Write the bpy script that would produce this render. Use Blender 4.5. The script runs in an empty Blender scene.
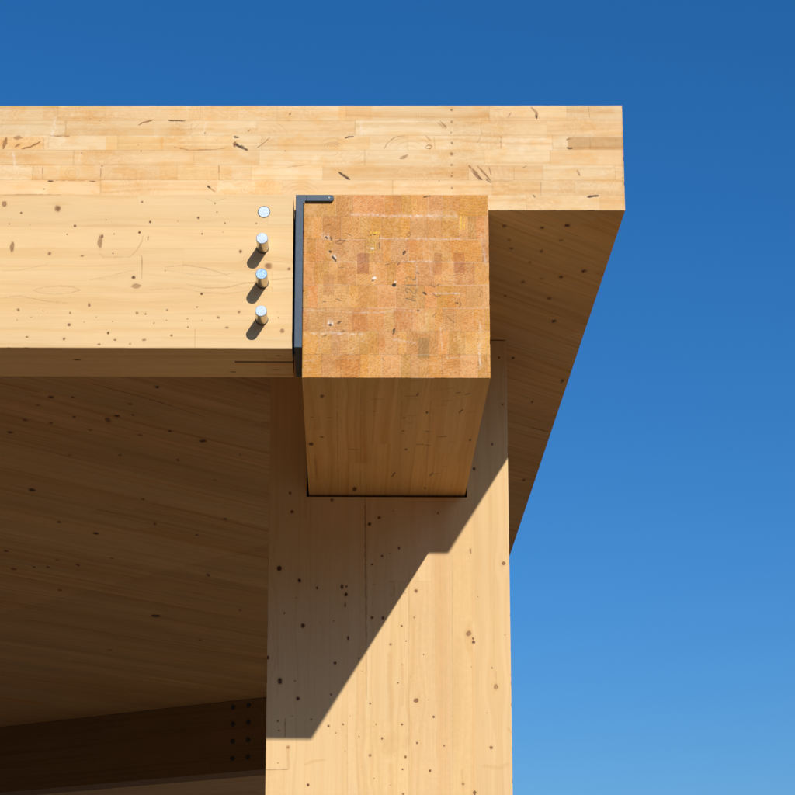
import bpy, math
import numpy as np
from mathutils import Matrix

# ------------------------------------------------------------------ measures (metres)
G = {'Xb0': -0.1156, 'zb': 3.3477, 'D': 5.3458, 'zs': 3.871, 'zt': 4.1853, 'Ds': 5.4576, 'Dc': 6.5453, 'Xc0': -0.2432, 'Xc1': 0.523, 'zl': 3.4294, 'tl': 0.2453, 'Xr': 0.7692, 'sx': -0.4053, 'sz': -0.661}
CAM = {'mat': [[0.999693, -0.004499, 0.024373], [0.022575, -0.240604, -0.970361], [0.01023, 0.970613, -0.240428]], 'lens': 95.595, 'sx': 0.13103, 'sy': 0.16948}
H = 1.6
D, Ds, Dc = G['D'], G['Ds'], G['Dc']
zs, zb, zt, zl = G['zs'], G['zb'], G['zt'], G['zl']
Xb0 = G['Xb0']; Xb1 = Xb0 + 0.5
Xc0, Xc1, Xr, tl = G['Xc0'], G['Xc1'], G['Xr'], G['tl']
XE = -0.1432                     # right-hand end of the edge beam

# marks seen in the wood: ('k', a, b, ra, rb, darkness) knot, ('s', points, width, colour, alpha) crack or stain,
# ('r', a0, b0, a1, b1, tint, alpha) one odd-coloured lamella; surface coordinates in metres
MARKS = {
'slab': [
  ('r',-0.6735,4.0506,-0.5125,4.092,(0.99,0.87,0.66),1),
  ('r',0.6165,4.0508,0.7736,4.0913,(0.8,0.68,0.52),1),
  ('r',-0.1245,4.0507,0.0654,4.092,(1.0,0.92,0.78),1),
  ('r',-0.9714,4.0506,-0.8488,4.092,(1.0,0.9,0.74),1),
  ('r',0.4275,4.0507,0.6129,4.0913,(1.04,1.06,1.12),1),
  ('r',0.4036,3.9165,0.5356,3.958,(0.98,0.91,0.78),1),
  ('r',-0.5192,4.0507,-0.3922,4.092,(1.0,0.93,0.8),1),
  ('r',-0.3931,4.0507,-0.3196,4.0929,(1,0.93,0.8),1),
  ('r',-0.1916,4.0507,-0.1241,4.0929,(1,0.93,0.8),1),
  ('r',-0.7994,3.9575,-0.753,4.0039,(1,0.92,0.75),0.9),
  ('r',-0.5197,3.9607,-0.318,4.004,(1,0.93,0.78),0.9),
  ('r',-0.254,3.919,-0.1784,3.9577,(1,0.9,0.74),0.9),
  ('r',-0.0244,4.1412,0.0709,4.1837,(1,0.91,0.78),1),
  ('r',-0.4427,4.1413,-0.3043,4.1839,(0.98,0.93,0.86),1),
  ('r',-0.854,4.1414,-0.675,4.1841,(0.97,0.92,0.85),1),
  ('r',0.2974,3.8722,0.7687,4.1836,(0.985,0.96,0.93),1),
  ('s',[(-0.5846,4.1247),(-0.5708,4.1338),(-0.5457,4.1399)],0.0031,'brown',0.9),
  ('s',[(-0.5007,4.1396),(-0.453,4.1383)],0.0025,'dark',0.8),
  ('s',[(-0.8308,4.0935),(-0.7746,4.0929)],0.0022,'brown',0.7),
  ('s',[(-0.9613,4.0536),(-0.9577,4.0687),(-0.9543,4.0869)],0.0073,'brown',0.75),
  ('s',[(-0.9107,4.0536),(-0.8857,4.0597),(-0.8582,4.0748)],0.0045,'brown',0.85),
  ('s',[(-0.9318,4.0884),(-0.9093,4.0869)],0.0085,'brown',0.6),
  ('s',[(-0.9278,4.0597),(-0.9142,4.0687)],0.0045,'brown',0.7),
  ('s',[(-0.3147,4.0899),(-0.3006,4.0884)],0.0044,'dark',0.9),
  ('s',[(-0.313,4.0763),(-0.3113,4.0582)],0.0067,'brown',0.95),
  ('s',[(-0.3115,4.0687),(-0.2946,4.0597),(-0.2777,4.0522)],0.0084,'dark',0.8),
  ('s',[(-0.2498,4.0567),(-0.2277,4.0748),(-0.2139,4.0899)],0.0022,'brown',0.7),
  ('s',[(-0.482,4.0597),(-0.437,4.05),(-0.3671,4.0519),(-0.3364,4.0567)],0.0022,'brown',0.6),
  ('s',[(-0.3873,3.9442),(-0.3788,3.9367)],0.0062,'dark',0.85),
  ('s',[(-0.3788,3.9367),(-0.3647,3.9248)],0.0025,'brown',0.7),
  ('s',[(-0.022,3.9847),(-0.0067,3.9728),(0.01,3.9623)],0.0062,'dark',0.95),
  ('s',[(-0.0044,4.0859),(0.0068,4.0904),(0.0207,4.0904)],0.0036,'dark',0.75),
  ('s',[(0.1489,4.0237),(0.1684,4.0342)],0.0084,'brown',0.6),
  ('s',[(0.2186,4.0597),(0.2269,4.0657),(0.2381,4.0627),(0.2324,4.0537),(0.2185,4.0567)],0.0019,'brown',0.8),
  ('s',[(0.1044,4.0537),(0.1156,4.0748),(0.1379,4.0898),(0.163,4.0941)],0.002,'brown',0.55),
  ('s',[(0.2215,4.0928),(0.2354,4.0778)],0.0022,'brown',0.5),
  ('s',[(0.2552,4.1321),(0.2802,4.117)],0.0062,'brown',0.3),
  ('s',[(-0.8471,4.0054),(-0.8477,3.9844),(-0.8454,3.9619)],0.002,'brown',0.55),
  ('s',[(-0.6844,3.9965),(-0.6849,3.9665)],0.0022,'brown',0.6),
  ('s',[(-0.8453,3.9589),(-0.686,3.9581)],0.0014,'brown',0.5),
  ('s',[(-0.8312,3.9565),(-0.8173,3.958)],0.0042,'dark',0.8),
  ('s',[(-0.7167,3.9575),(-0.6999,3.956)],0.0042,'brown',0.85),
  ('s',[(-0.849,4.0899),(-0.8474,4.0506)],0.0014,'brown',0.45),
  ('s',[(-0.3551,4.0056),(-0.3542,3.9606)],0.0017,'brown',0.5),
  ('s',[(-0.9637,3.9158),(-0.8855,3.917),(-0.7906,3.9153),(-0.6845,3.9127)],0.0025,'brown',0.55),
  ('s',[(-0.1626,3.9996),(-0.1126,4.0056)],0.0017,'brown',0.5),
  ('s',[(0.5152,4.1804),(0.5289,4.1653),(0.5314,4.1471)],0.0045,'brown',0.65),
  ('s',[(0.5273,4.1562),(0.5313,4.1456)],0.005,'dark',0.8),
  ('s',[(0.4506,4.1472),(0.4592,4.1653)],0.0019,'brown',0.5),
  ('s',[(0.4298,4.0928),(0.4292,4.0537)],0.0014,'brown',0.5),
  ('s',[(0.6108,4.0823),(0.6275,4.0838)],0.0041,'brown',0.7),
  ('s',[(0.613,4.0567),(0.6268,4.0552)],0.0056,'dark',0.8),
  ('s',[(0.6743,4.1864),(0.6788,4.141)],0.0014,'brown',0.5),
  ('s',[(0.6766,4.0478),(0.6776,4.0928)],0.0014,'brown',0.35),
  ('s',[(0.3404,4.0028),(0.3568,3.9848),(0.376,3.961)],0.0045,'brown',0.75),
  ('s',[(0.3513,3.9819),(0.3732,3.9625)],0.0055,'dark',0.55),
  ('s',[(0.3626,4.0028),(0.3817,3.9819),(0.4008,3.958)],0.0039,'brown',0.7),
  ('s',[(0.3958,3.9998),(0.4011,3.9759)],0.0031,'brown',0.7),
  ('s',[(0.3871,3.964),(0.4008,3.9521)],0.0055,'dark',0.5),
  ('s',[(0.3458,3.9908),(0.3704,3.958)],0.0022,'brown',0.6),
  ('s',[(0.6393,3.9909),(0.6472,3.973)],0.0031,'brown',0.6),
  ('s',[(0.6651,3.9106),(0.6789,3.913),(0.6982,3.9142)],0.0052,'dark',0.85),
  ('s',[(0.5163,3.9165),(0.5217,3.909)],0.0036,'dark',0.6),
  ('s',[(0.2608,4.1381),(0.2774,4.12)],0.0028,'brown',0.6),
  ('s',[(0.4617,3.958),(0.4036,3.958),(0.4031,3.9164)],0.0014,'brown',0.4),
  ('s',[(0.5391,3.9581),(0.5384,3.9165)],0.0014,'brown',0.45),
  ('s',[(0.4651,4.0028),(0.4645,3.961)],0.0014,'brown',0.4),
  ('s',[(0.3718,4.0868),(0.3633,4.0718)],0.0017,'brown',0.4),
  ('s',[(0.4872,3.9968),(0.5011,4.0028)],0.0017,'brown',0.5),
  ('s',[(0.2438,4.0898),(0.2463,4.0507)],0.0014,'brown',0.35),
  ('s',[(-0.8186,4.1415),(-0.8253,4.096)],0.0067,'white',0.5),
  ('s',[(-0.9328,4.0446),(-0.9255,4.0054)],0.0045,'white',0.5),
  ('s',[(-0.3912,4.1383),(-0.4017,4.102)],0.0034,'white',0.5),
  ('s',[(0.0401,4.1382),(0.0402,4.0959)],0.0045,'white',0.4),
  ('s',[(-0.742,4.0446),(-0.7466,4.0145)],0.0039,'white',0.4),
  ('s',[(0.7689,4.1834),(0.7644,3.8752)],0.0034,'brown',0.3),
  ('k',-0.3961,4.102,0.0028,0.003,0.7),
  ('k',-0.2744,4.108,0.0028,0.003,0.7),
  ('k',-0.2702,4.111,0.0022,0.0024,0.5),
  ('k',-0.1588,4.1595,0.0031,0.0034,0.7),
  ('k',-0.1628,4.1398,0.0017,0.0018,0.6),
  ('k',-0.6818,4.0025,0.0025,0.0027,0.9),
  ('k',-0.8415,3.9335,0.0022,0.0024,0.9),
  ('k',-0.574,4.0476,0.0025,0.0027,0.6),
  ('k',-0.7405,4.0416,0.0022,0.0024,0.5),
  ('k',0.2569,3.9579,0.0022,0.0024,0.9),
  ('k',-0.362,4.0793,0.002,0.0021,0.6),
  ('k',-0.1715,4.0477,0.0022,0.0024,0.6),
  ('k',-0.5829,4.0657,0.002,0.0021,0.6),
  ('k',-0.7201,4.1445,0.0017,0.0018,0.6),
  ('k',-0.6918,4.1384,0.0017,0.0018,0.6),
  ('k',0.2931,4.1714,0.0044,0.0049,0.4),
  ('k',0.2929,4.1351,0.0036,0.0039,0.4),
  ('k',0.2912,4.1034,0.0031,0.0033,0.5),
  ('k',0.2932,4.0718,0.0036,0.004,0.5),
  ('k',0.2921,4.0387,0.0053,0.0057,0.35),
  ('k',0.2919,4.0057,0.0033,0.0035,0.5),
  ('k',0.2931,3.9818,0.0025,0.0027,0.7),
  ('k',0.2916,3.9729,0.0034,0.0036,0.5),
  ('k',0.2922,3.9371,0.0039,0.0042,0.3),
  ('k',0.4303,4.0883,0.0022,0.0024,0.4),
  ('k',0.4287,4.0748,0.002,0.0021,0.5),
  ('k',0.4299,4.0627,0.002,0.0021,0.4),
  ('k',0.7692,4.0928,0.002,0.0021,0.6),
  ('k',0.7658,3.9671,0.0022,0.0024,0.6),
  ('s',[(-0.0461,4.0597),(-0.0455,4.0616),(-0.0437,4.0633),(-0.041,4.0643),(-0.0378,4.0647),(-0.0346,4.0643),(-0.0318,4.0633),(-0.03,4.0616),(-0.0294,4.0597)],0.0014,'brown',0.4),
  ('s',[(-0.0545,4.0597),(-0.0532,4.0636),(-0.0496,4.0668),(-0.0442,4.069),(-0.0378,4.0697),(-0.0314,4.069),(-0.0259,4.0668),(-0.0223,4.0636),(-0.021,4.0597)],0.0014,'brown',0.4),
  ('s',[(-0.0628,4.0597),(-0.061,4.0655),(-0.0556,4.0704),(-0.0474,4.0736),(-0.0378,4.0748),(-0.0282,4.0736),(-0.02,4.0704),(-0.0146,4.0655),(-0.0126,4.0597)],0.0014,'brown',0.4),
  ('s',[(-0.0561,4.0618),(-0.0533,4.0659),(-0.049,4.069),(-0.0437,4.0711),(-0.0378,4.0718),(-0.0319,4.0711),(-0.0266,4.069),(-0.0223,4.0659),(-0.0194,4.0618)],0.0014,'brown',0.22),
  ('s',[(-0.0745,4.067),(-0.0688,4.075),(-0.0603,4.0814),(-0.0496,4.0854),(-0.0379,4.0868),(-0.0261,4.0854),(-0.0154,4.0814),(-0.0068,4.075),(-0.0011,4.067)],0.0014,'brown',0.22),
  ('s',[(0.1576,4.0552),(0.1606,4.0586),(0.1651,4.0614),(0.1707,4.0631),(0.1768,4.0637),(0.183,4.0631),(0.1885,4.0614),(0.193,4.0586),(0.196,4.0552)],0.0014,'brown',0.22),
  ('s',[(0.1384,4.0596),(0.1444,4.0666),(0.1534,4.0721),(0.1646,4.0756),(0.1769,4.0768),(0.1891,4.0756),(0.2003,4.0721),(0.2092,4.0666),(0.2152,4.0596)],0.0014,'brown',0.22),
  ('s',[(0.1192,4.0641),(0.1282,4.0745),(0.1417,4.0827),(0.1585,4.088),(0.1769,4.0898),(0.1953,4.088),(0.212,4.0827),(0.2255,4.0745),(0.2344,4.0641)],0.0014,'brown',0.22),
  ('s',[(-0.1415,3.9166),(-0.1395,3.9194),(-0.1364,3.9216),(-0.1327,3.923),(-0.1285,3.9235),(-0.1243,3.923),(-0.1205,3.9216),(-0.1175,3.9194),(-0.1154,3.9166)],0.0014,'brown',0.22),
  ('s',[(-0.1546,3.9202),(-0.1506,3.9257),(-0.1445,3.9301),(-0.1369,3.9329),(-0.1286,3.9339),(-0.1202,3.9329),(-0.1126,3.9301),(-0.1065,3.9258),(-0.1024,3.9202)],0.0014,'brown',0.22),
  ('s',[(-0.1676,3.9237),(-0.1616,3.9321),(-0.1525,3.9387),(-0.1412,3.9429),(-0.1287,3.9443),(-0.1162,3.9429),(-0.1048,3.9387),(-0.0956,3.9321),(-0.0894,3.9238)],0.0014,'brown',0.22),
  ('s',[(-0.1807,3.9273),(-0.1727,3.9384),(-0.1606,3.9472),(-0.1455,3.9528),(-0.1288,3.9548),(-0.1121,3.9529),(-0.0969,3.9472),(-0.0846,3.9385),(-0.0764,3.9273)],0.0014,'brown',0.22),
  ('s',[(0.0431,4.0447),(0.0425,4.04),(0.0406,4.0357),(0.0375,4.0319),(0.0334,4.0291),(0.0287,4.0273),(0.0237,4.0267),(0.0187,4.0273),(0.014,4.0291)],0.0014,'brown',0.22),
  ('s',[(0.0626,4.0447),(0.0613,4.0354),(0.0575,4.0267),(0.0513,4.0192),(0.0432,4.0135),(0.0338,4.0099),(0.0238,4.0087),(0.0137,4.0099),(0.0043,4.0135)],0.0014,'brown',0.22),
  ('s',[(-0.7552,3.9814),(-0.7579,3.9751),(-0.7647,3.9724),(-0.7717,3.9751),(-0.7748,3.9814),(-0.7722,3.9878),(-0.7653,3.9904),(-0.7583,3.9878),(-0.7552,3.9814)],0.0014,'brown',0.22),
  ('s',[(-0.7454,3.9814),(-0.7507,3.9687),(-0.7644,3.9635),(-0.7784,3.9687),(-0.7846,3.9814),(-0.7793,3.9942),(-0.7657,3.9994),(-0.7516,3.9942),(-0.7454,3.9814)],0.0014,'brown',0.22),
  ('s',[(-0.2591,3.9308),(-0.2599,3.9275),(-0.262,3.9248),(-0.2652,3.9232),(-0.2688,3.923),(-0.2722,3.9243),(-0.2746,3.9269),(-0.2758,3.9301),(-0.2753,3.9336)],0.0014,'brown',0.22),
  ('s',[(-0.2508,3.9309),(-0.2523,3.9241),(-0.2566,3.9187),(-0.2629,3.9155),(-0.2701,3.9152),(-0.2768,3.9178),(-0.2818,3.9229),(-0.2841,3.9294),(-0.2832,3.9363)],0.0014,'brown',0.22),
  ('s',[(-0.2425,3.9309),(-0.2447,3.9208),(-0.2511,3.9126),(-0.2607,3.9078),(-0.2715,3.9074),(-0.2815,3.9113),(-0.2889,3.9189),(-0.2924,3.9287),(-0.2911,3.939)],0.0014,'brown',0.22),
  ('s',[(0.2253,4.1533),(0.2247,4.151),(0.223,4.1492),(0.2206,4.1482),(0.2179,4.1481),(0.2154,4.1489),(0.2135,4.1506),(0.2127,4.1528),(0.2131,4.1551)],0.0014,'brown',0.22),
  ('s',[(0.2316,4.1533),(0.2304,4.1488),(0.227,4.1452),(0.2222,4.143),(0.2168,4.1428),(0.2118,4.1446),(0.2081,4.148),(0.2065,4.1524),(0.2072,4.1569)],0.0014,'brown',0.22),
  ('s',[(0.2379,4.1533),(0.2361,4.1466),(0.2311,4.1411),(0.2238,4.1379),(0.2157,4.1376),(0.2081,4.1403),(0.2026,4.1453),(0.2002,4.1519),(0.2013,4.1587)],0.0014,'brown',0.22),
  ('s',[(0.2441,4.1533),(0.2417,4.1443),(0.2351,4.137),(0.2254,4.1328),(0.2145,4.1324),(0.2045,4.1359),(0.1972,4.1427),(0.1939,4.1514),(0.1954,4.1605)],0.0014,'brown',0.22),
  ('s',[(-0.3174,3.976),(-0.3197,3.9751),(-0.3221,3.9747),(-0.3247,3.9746),(-0.3272,3.975),(-0.3296,3.9756),(-0.3318,3.9767),(-0.3337,3.978),(-0.3352,3.9796)],0.0014,'brown',0.22),
  ('s',[(-0.3107,3.9673),(-0.3153,3.9657),(-0.3203,3.9648),(-0.3254,3.9647),(-0.3304,3.9653),(-0.3352,3.9667),(-0.3396,3.9688),(-0.3433,3.9714),(-0.3464,3.9746)],0.0014,'brown',0.22),
  ('s',[(-0.3041,3.9587),(-0.311,3.9563),(-0.3184,3.9549),(-0.326,3.9547),(-0.3336,3.9557),(-0.3408,3.9578),(-0.3473,3.9608),(-0.353,3.9649),(-0.3575,3.9696)],0.0014,'brown',0.22),
  ('s',[(-0.2204,4.1051),(-0.2188,4.1043),(-0.2172,4.1034),(-0.2159,4.1023),(-0.2148,4.1012),(-0.2138,4.0999),(-0.2132,4.0986),(-0.2128,4.0973),(-0.2126,4.0959)],0.0014,'brown',0.22),
  ('s',[(-0.2129,4.1142),(-0.2095,4.1127),(-0.2064,4.1109),(-0.2038,4.1088),(-0.2015,4.1065),(-0.1997,4.104),(-0.1984,4.1014),(-0.1975,4.0987),(-0.1972,4.0959)],0.0014,'brown',0.22),
  ('s',[(-0.2053,4.1234),(-0.2002,4.1211),(-0.1956,4.1183),(-0.1916,4.1152),(-0.1882,4.1118),(-0.1855,4.108),(-0.1835,4.1041),(-0.1823,4.1),(-0.1819,4.0959)],0.0014,'brown',0.22),
  ('s',[(-0.1977,4.1326),(-0.1909,4.1295),(-0.1848,4.1258),(-0.1795,4.1217),(-0.175,4.1171),(-0.1713,4.1121),(-0.1687,4.1068),(-0.1671,4.1014),(-0.1665,4.0959)],0.0014,'brown',0.22),
  ('s',[(-0.439,4.1433),(-0.4411,4.14),(-0.4443,4.1375),(-0.4484,4.1359),(-0.4529,4.1353),(-0.4574,4.1359),(-0.4615,4.1375),(-0.4649,4.14),(-0.4671,4.1433)],0.0014,'brown',0.22),
  ('s',[(-0.4248,4.1391),(-0.4291,4.1326),(-0.4355,4.1275),(-0.4436,4.1243),(-0.4526,4.1232),(-0.4616,4.1243),(-0.4699,4.1276),(-0.4766,4.1327),(-0.4811,4.1391)],0.0014,'brown',0.22),
  ('s',[(-0.4107,4.135),(-0.417,4.1253),(-0.4267,4.1176),(-0.4389,4.1127),(-0.4523,4.111),(-0.4659,4.1127),(-0.4782,4.1176),(-0.4883,4.1253),(-0.4951,4.135)],0.0014,'brown',0.22),
],
'beam': [
  ('k',-0.9318,3.8418,0.0071,0.0083,0.45),
  ('k',-0.7844,3.8288,0.0059,0.0077,1.0),
  ('k',-0.7844,3.8288,0.0092,0.0099,0.25),
  ('k',-0.8843,3.8156,0.0032,0.0035,0.8),
  ('k',-0.9157,3.7836,0.0027,0.0029,0.8),
  ('k',-0.8584,3.7822,0.0022,0.0023,0.6),
  ('k',-0.7357,3.778,0.0038,0.0041,0.9),
  ('k',-0.6519,3.7955,0.0022,0.0023,0.6),
  ('k',-0.7566,3.7533,0.0022,0.0023,0.8),
  ('k',-0.9047,3.717,0.0059,0.0166,0.45),
  ('k',-0.8021,3.6984,0.0049,0.0052,0.5),
  ('k',-0.6662,3.7317,0.0068,0.0185,0.3),
  ('k',-0.6613,3.7476,0.0039,0.0056,0.75),
  ('k',-0.6289,3.7549,0.0019,0.002,0.6),
  ('k',-0.5603,3.7593,0.0035,0.0038,1.0),
  ('k',-0.6299,3.6986,0.0027,0.0028,0.7),
  ('k',-0.7137,3.6913,0.0049,0.0026,0.5),
  ('k',-0.5724,3.6298,0.0054,0.0057,0.85),
  ('k',-0.5649,3.6055,0.0135,0.0071,0.18),
  ('k',-0.69,3.5511,0.0038,0.0064,0.6),
  ('k',-0.8808,3.5365,0.004,0.0043,0.5),
  ('k',-0.8133,3.5338,0.0022,0.0023,0.7),
  ('k',-0.7404,3.5283,0.0032,0.0034,0.5),
  ('k',-0.845,3.5167,0.0019,0.002,0.6),
  ('k',-0.7018,3.5028,0.0019,0.002,0.7),
  ('k',-0.67,3.5171,0.0019,0.002,0.7),
  ('k',-0.7419,3.4951,0.0054,0.0045,0.75),
  ('k',-0.8535,3.4601,0.0045,0.0029,0.6),
  ('k',-0.7538,3.4547,0.0045,0.0048,0.6),
  ('k',-0.6594,3.4394,0.0046,0.0029,0.5),
  ('k',-0.6363,3.4719,0.0035,0.0047,0.9),
  ('k',-0.6169,3.4522,0.0043,0.0032,0.6),
  ('k',-0.5601,3.5287,0.004,0.0043,0.5),
  ('k',-0.6252,3.5044,0.0019,0.002,0.9),
  ('k',-0.8824,3.5081,0.0024,0.0026,0.35),
  ('k',-0.5554,3.8479,0.0032,0.0035,0.6),
  ('k',-0.3566,3.8437,0.003,0.0032,0.7),
  ('k',-0.3507,3.819,0.0028,0.0029,0.8),
  ('k',-0.4019,3.8015,0.0032,0.0035,0.9),
  ('k',-0.5321,3.7898,0.0035,0.0038,0.9),
  ('k',-0.4561,3.7928,0.0019,0.002,0.6),
  ('k',-0.3283,3.7871,0.0025,0.0026,0.8),
  ('k',-0.3901,3.7552,0.003,0.0032,1.0),
  ('k',-0.3333,3.761,0.0016,0.0017,0.6),
  ('k',-0.2442,3.7857,0.0028,0.0029,0.8),
  ('k',-0.1764,3.7757,0.0014,0.0014,0.5),
  ('k',-0.285,3.7049,0.0054,0.0051,0.6),
  ('k',-0.2101,3.6633,0.0108,0.0091,0.3),
  ('k',-0.2101,3.6633,0.0054,0.0057,0.35),
  ('k',-0.1534,3.6548,0.0043,0.0046,0.6),
  ('k',-0.4878,3.65,0.0027,0.0029,0.5),
  ('k',-0.3879,3.583,0.0035,0.0037,1.0),
  ('k',-0.3992,3.546,0.0027,0.0029,0.8),
  ('k',-0.4796,3.5374,0.0027,0.0029,0.9),
  ('k',-0.5371,3.5259,0.0026,0.0029,0.8),
  ('k',-0.5136,3.5004,0.0024,0.0026,0.7),
  ('k',-0.4803,3.5076,0.0019,0.002,0.7),
  ('k',-0.424,3.5119,0.0027,0.0029,0.6),
  ('k',-0.385,3.5078,0.0019,0.002,0.6),
  ('k',-0.4229,3.4888,0.0026,0.0029,0.9),
  ('k',-0.3409,3.5164,0.0041,0.0043,0.4),
  ('k',-0.2862,3.5321,0.0041,0.0043,0.5),
  ('k',-0.3176,3.4876,0.0054,0.0034,0.3),
  ('k',-0.4658,3.4652,0.0035,0.0036,0.7),
  ('k',-0.5392,3.4524,0.0059,0.0038,0.4),
  ('k',-0.1801,3.5167,0.0024,0.0025,0.7),
  ('k',-0.1843,3.5323,0.0013,0.0014,0.7),
  ('k',-0.1702,3.4786,0.0061,0.0071,0.35),
  ('k',-0.5363,3.7435,0.0027,0.0071,0.3),
  ('k',-0.5764,3.441,0.0032,0.0034,0.4),
  ('s',[(-0.5511,3.6915),(-0.5491,3.6198)],0.0016,'brown',0.4),
  ('s',[(-0.4034,3.4894),(-0.4021,3.4302)],0.0014,'brown',0.35),
  ('s',[(-0.5835,3.6886),(-0.5651,3.7088),(-0.5523,3.7348),(-0.5501,3.7521)],0.0022,'brown',0.35),
  ('s',[(-0.6652,3.7),(-0.6567,3.6885),(-0.5835,3.6886)],0.0022,'brown',0.28),
  ('s',[(-0.9309,3.5706),(-0.8771,3.5764),(-0.809,3.5623),(-0.7414,3.5567)],0.0013,'brown',0.35),
  ('s',[(-0.8427,3.5936),(-0.8106,3.6022),(-0.7701,3.6052),(-0.7376,3.6024),(-0.7157,3.5938),(-0.7424,3.5852),(-0.7828,3.5823),(-0.8234,3.5851),(-0.8427,3.5936)],0.0014,'brown',0.35),
  ('s',[(-0.4881,3.66),(-0.4342,3.6659),(-0.38,3.6573),(-0.3176,3.6374)],0.0019,'brown',0.32),
  ('s',[(-0.4879,3.6514),(-0.4201,3.6401),(-0.3525,3.6345),(-0.2988,3.6431)],0.0013,'brown',0.25),
  ('s',[(-0.4329,3.6115),(-0.3788,3.6001),(-0.325,3.6002),(-0.2714,3.6146),(-0.1504,3.6291)],0.0016,'brown',0.35),
  ('s',[(-0.5269,3.5942),(-0.4462,3.6),(-0.392,3.5887),(-0.3247,3.5831),(-0.2308,3.5976)],0.0013,'brown',0.25),
  ('s',[(-0.9439,3.8681),(-0.7798,3.8676)],0.0016,'brown',0.3),
  ('s',[(-0.5565,3.6915),(-0.5511,3.6915),(-0.55,3.6513)],0.0019,'brown',0.3),
  ('s',[(-0.9343,3.6479),(-0.8802,3.6508),(-0.813,3.6653),(-0.7998,3.6739)],0.0014,'brown',0.2),
  ('s',[(-0.6897,3.6225),(-0.636,3.634),(-0.5958,3.6455),(-0.5689,3.6513)],0.0013,'brown',0.25),
  ('s',[(-0.2858,3.6747),(-0.259,3.6862),(-0.1509,3.672)],0.0013,'brown',0.22),
  ('s',[(-0.3841,3.8597),(-0.3594,3.8481),(-0.3269,3.8597)],0.0013,'brown',0.3),
],
'box': [
  ('r',0.0295,3.6409,0.0619,3.6995,(0.7,0.55,0.6),0.85),
  ('r',0.2368,3.6383,0.2566,3.7012,(0.82,0.72,0.75),0.8),
  ('r',0.2893,3.6441,0.3183,3.7028,(0.78,0.65,0.65),0.9),
  ('r',-0.0617,3.5808,-0.0318,3.6378,(0.85,0.78,0.85),0.8),
  ('r',0.1928,3.4023,0.2218,3.4597,(0.72,0.8,0.85),0.9),
  ('r',-0.0255,3.3501,0.0359,3.3975,(0.98,0.86,0.62),0.9),
  ('r',0.2997,3.7646,0.3289,3.8253,(1.08,1.12,0.8),0.5),
  ('r',0.2267,3.7935,0.2995,3.8224,(1.1,1.35,1.9),0.55),
  ('r',0.0644,3.7039,0.0915,3.7644,(1.05,1.15,1.0),0.4),
  ('r',-0.1188,3.595,-0.0749,3.7036,(1.0,0.85,0.65),0.6),
  ('r',0.1185,3.8078,0.1509,3.8455,(1,0.85,0.65),0.5),
  ('r',0.2811,3.8138,0.3104,3.8689,(0.92,0.85,0.8),0.5),
  ('r',0.054,3.5442,0.0915,3.581,(1.05,1.1,1.1),0.5),
  ('r',0.1931,3.4739,0.2222,3.5302,(1.08,1.3,1.5),0.5),
  ('r',0.271,3.5361,0.2946,3.5928,(0.98,0.82,0.68),0.6),
  ('r',0.0622,3.4174,0.1049,3.4594,(0.98,0.82,0.6),0.6),
  ('r',0.2606,3.6099,0.2845,3.6383,(1.02,1.2,1.4),0.4),
  ('r',0.1755,3.8136,0.1915,3.8688,(1.05,1.15,0.95),0.5),
  ('r',0.1616,3.7041,0.1884,3.7385,(0.95,0.8,0.7),0.6),
  ('r',0.2559,3.7042,0.2906,3.7386,(0.98,0.84,0.62),0.6),
  ('r',0.0059,3.4735,0.0542,3.5242,(0.97,0.8,0.6),0.55),
  ('r',0.3079,3.4545,0.3472,3.5248,(0.97,0.82,0.62),0.5),
  ('s',[(0.0156,3.812),(0.0644,3.8121),(0.1185,3.8078),(0.2266,3.8085),(0.2942,3.8079)],0.0043,'white',0.55),
  ('s',[(0.0915,3.7428),(0.2263,3.7415),(0.3125,3.7416)],0.003,'white',0.5),
  ('s',[(0.1453,3.6767),(0.2367,3.6783)],0.003,'white',0.5),
  ('s',[(0.0006,3.5313),(0.0915,3.5314),(0.1316,3.5372),(0.1985,3.5359)],0.0027,'white',0.45),
  ('s',[(-0.1087,3.4703),(-0.0419,3.4733),(0.0115,3.4692),(0.0435,3.4706)],0.0058,'white',0.5),
  ('s',[(0.1235,3.4568),(0.1874,3.4457)],0.0032,'white',0.6),
  ('s',[(0.3638,3.7532),(0.3713,3.7043),(0.3762,3.6642)],0.0043,'white',0.4),
  ('s',[(0.3584,3.5108),(0.3569,3.3706)],0.0042,'white',0.4),
  ('s',[(0.3523,3.4405),(0.3596,3.3761)],0.0026,'white',0.4),
  ('s',[(0.2516,3.4965),(0.2565,3.4262)],0.0032,'white',0.4),
  ('s',[(0.2255,3.5856),(0.3111,3.5857)],0.0032,'white',0.5),
  ('s',[(0.2698,3.4262),(0.2696,3.4038),(0.3307,3.4068)],0.0022,'white',0.3),
  ('s',[(0.0542,3.4594),(0.0276,3.4397),(0.0117,3.4116)],0.0021,'white',0.3),
  ('s',[(-0.1093,3.5381),(-0.0155,3.5355)],0.0024,'white',0.3),
  ('s',[(0.1911,3.7012),(0.1907,3.5955)],0.0022,'white',0.3),
  ('s',[(0.2236,3.7386),(0.2284,3.6354)],0.0019,'white',0.25),
  ('s',[(-0.0734,3.3973),(-0.116,3.3944)],0.0022,'white',0.3),
  ('s',[(-0.0598,3.7498),(-0.0463,3.7469)],0.007,'white',1),
  ('s',[(-0.0571,3.7483),(-0.0516,3.7426)],0.0038,'black',0.9),
  ('s',[(-0.0436,3.7469),(-0.0381,3.7354)],0.0035,'black',0.6),
  ('s',[(-0.0406,3.7009),(-0.027,3.6865)],0.0081,'white',0.95),
  ('s',[(-0.046,3.708),(-0.0406,3.7023)],0.0043,'dark',0.9),
  ('s',[(-0.0378,3.6923),(-0.0256,3.6765)],0.0042,'black',0.95),
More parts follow.
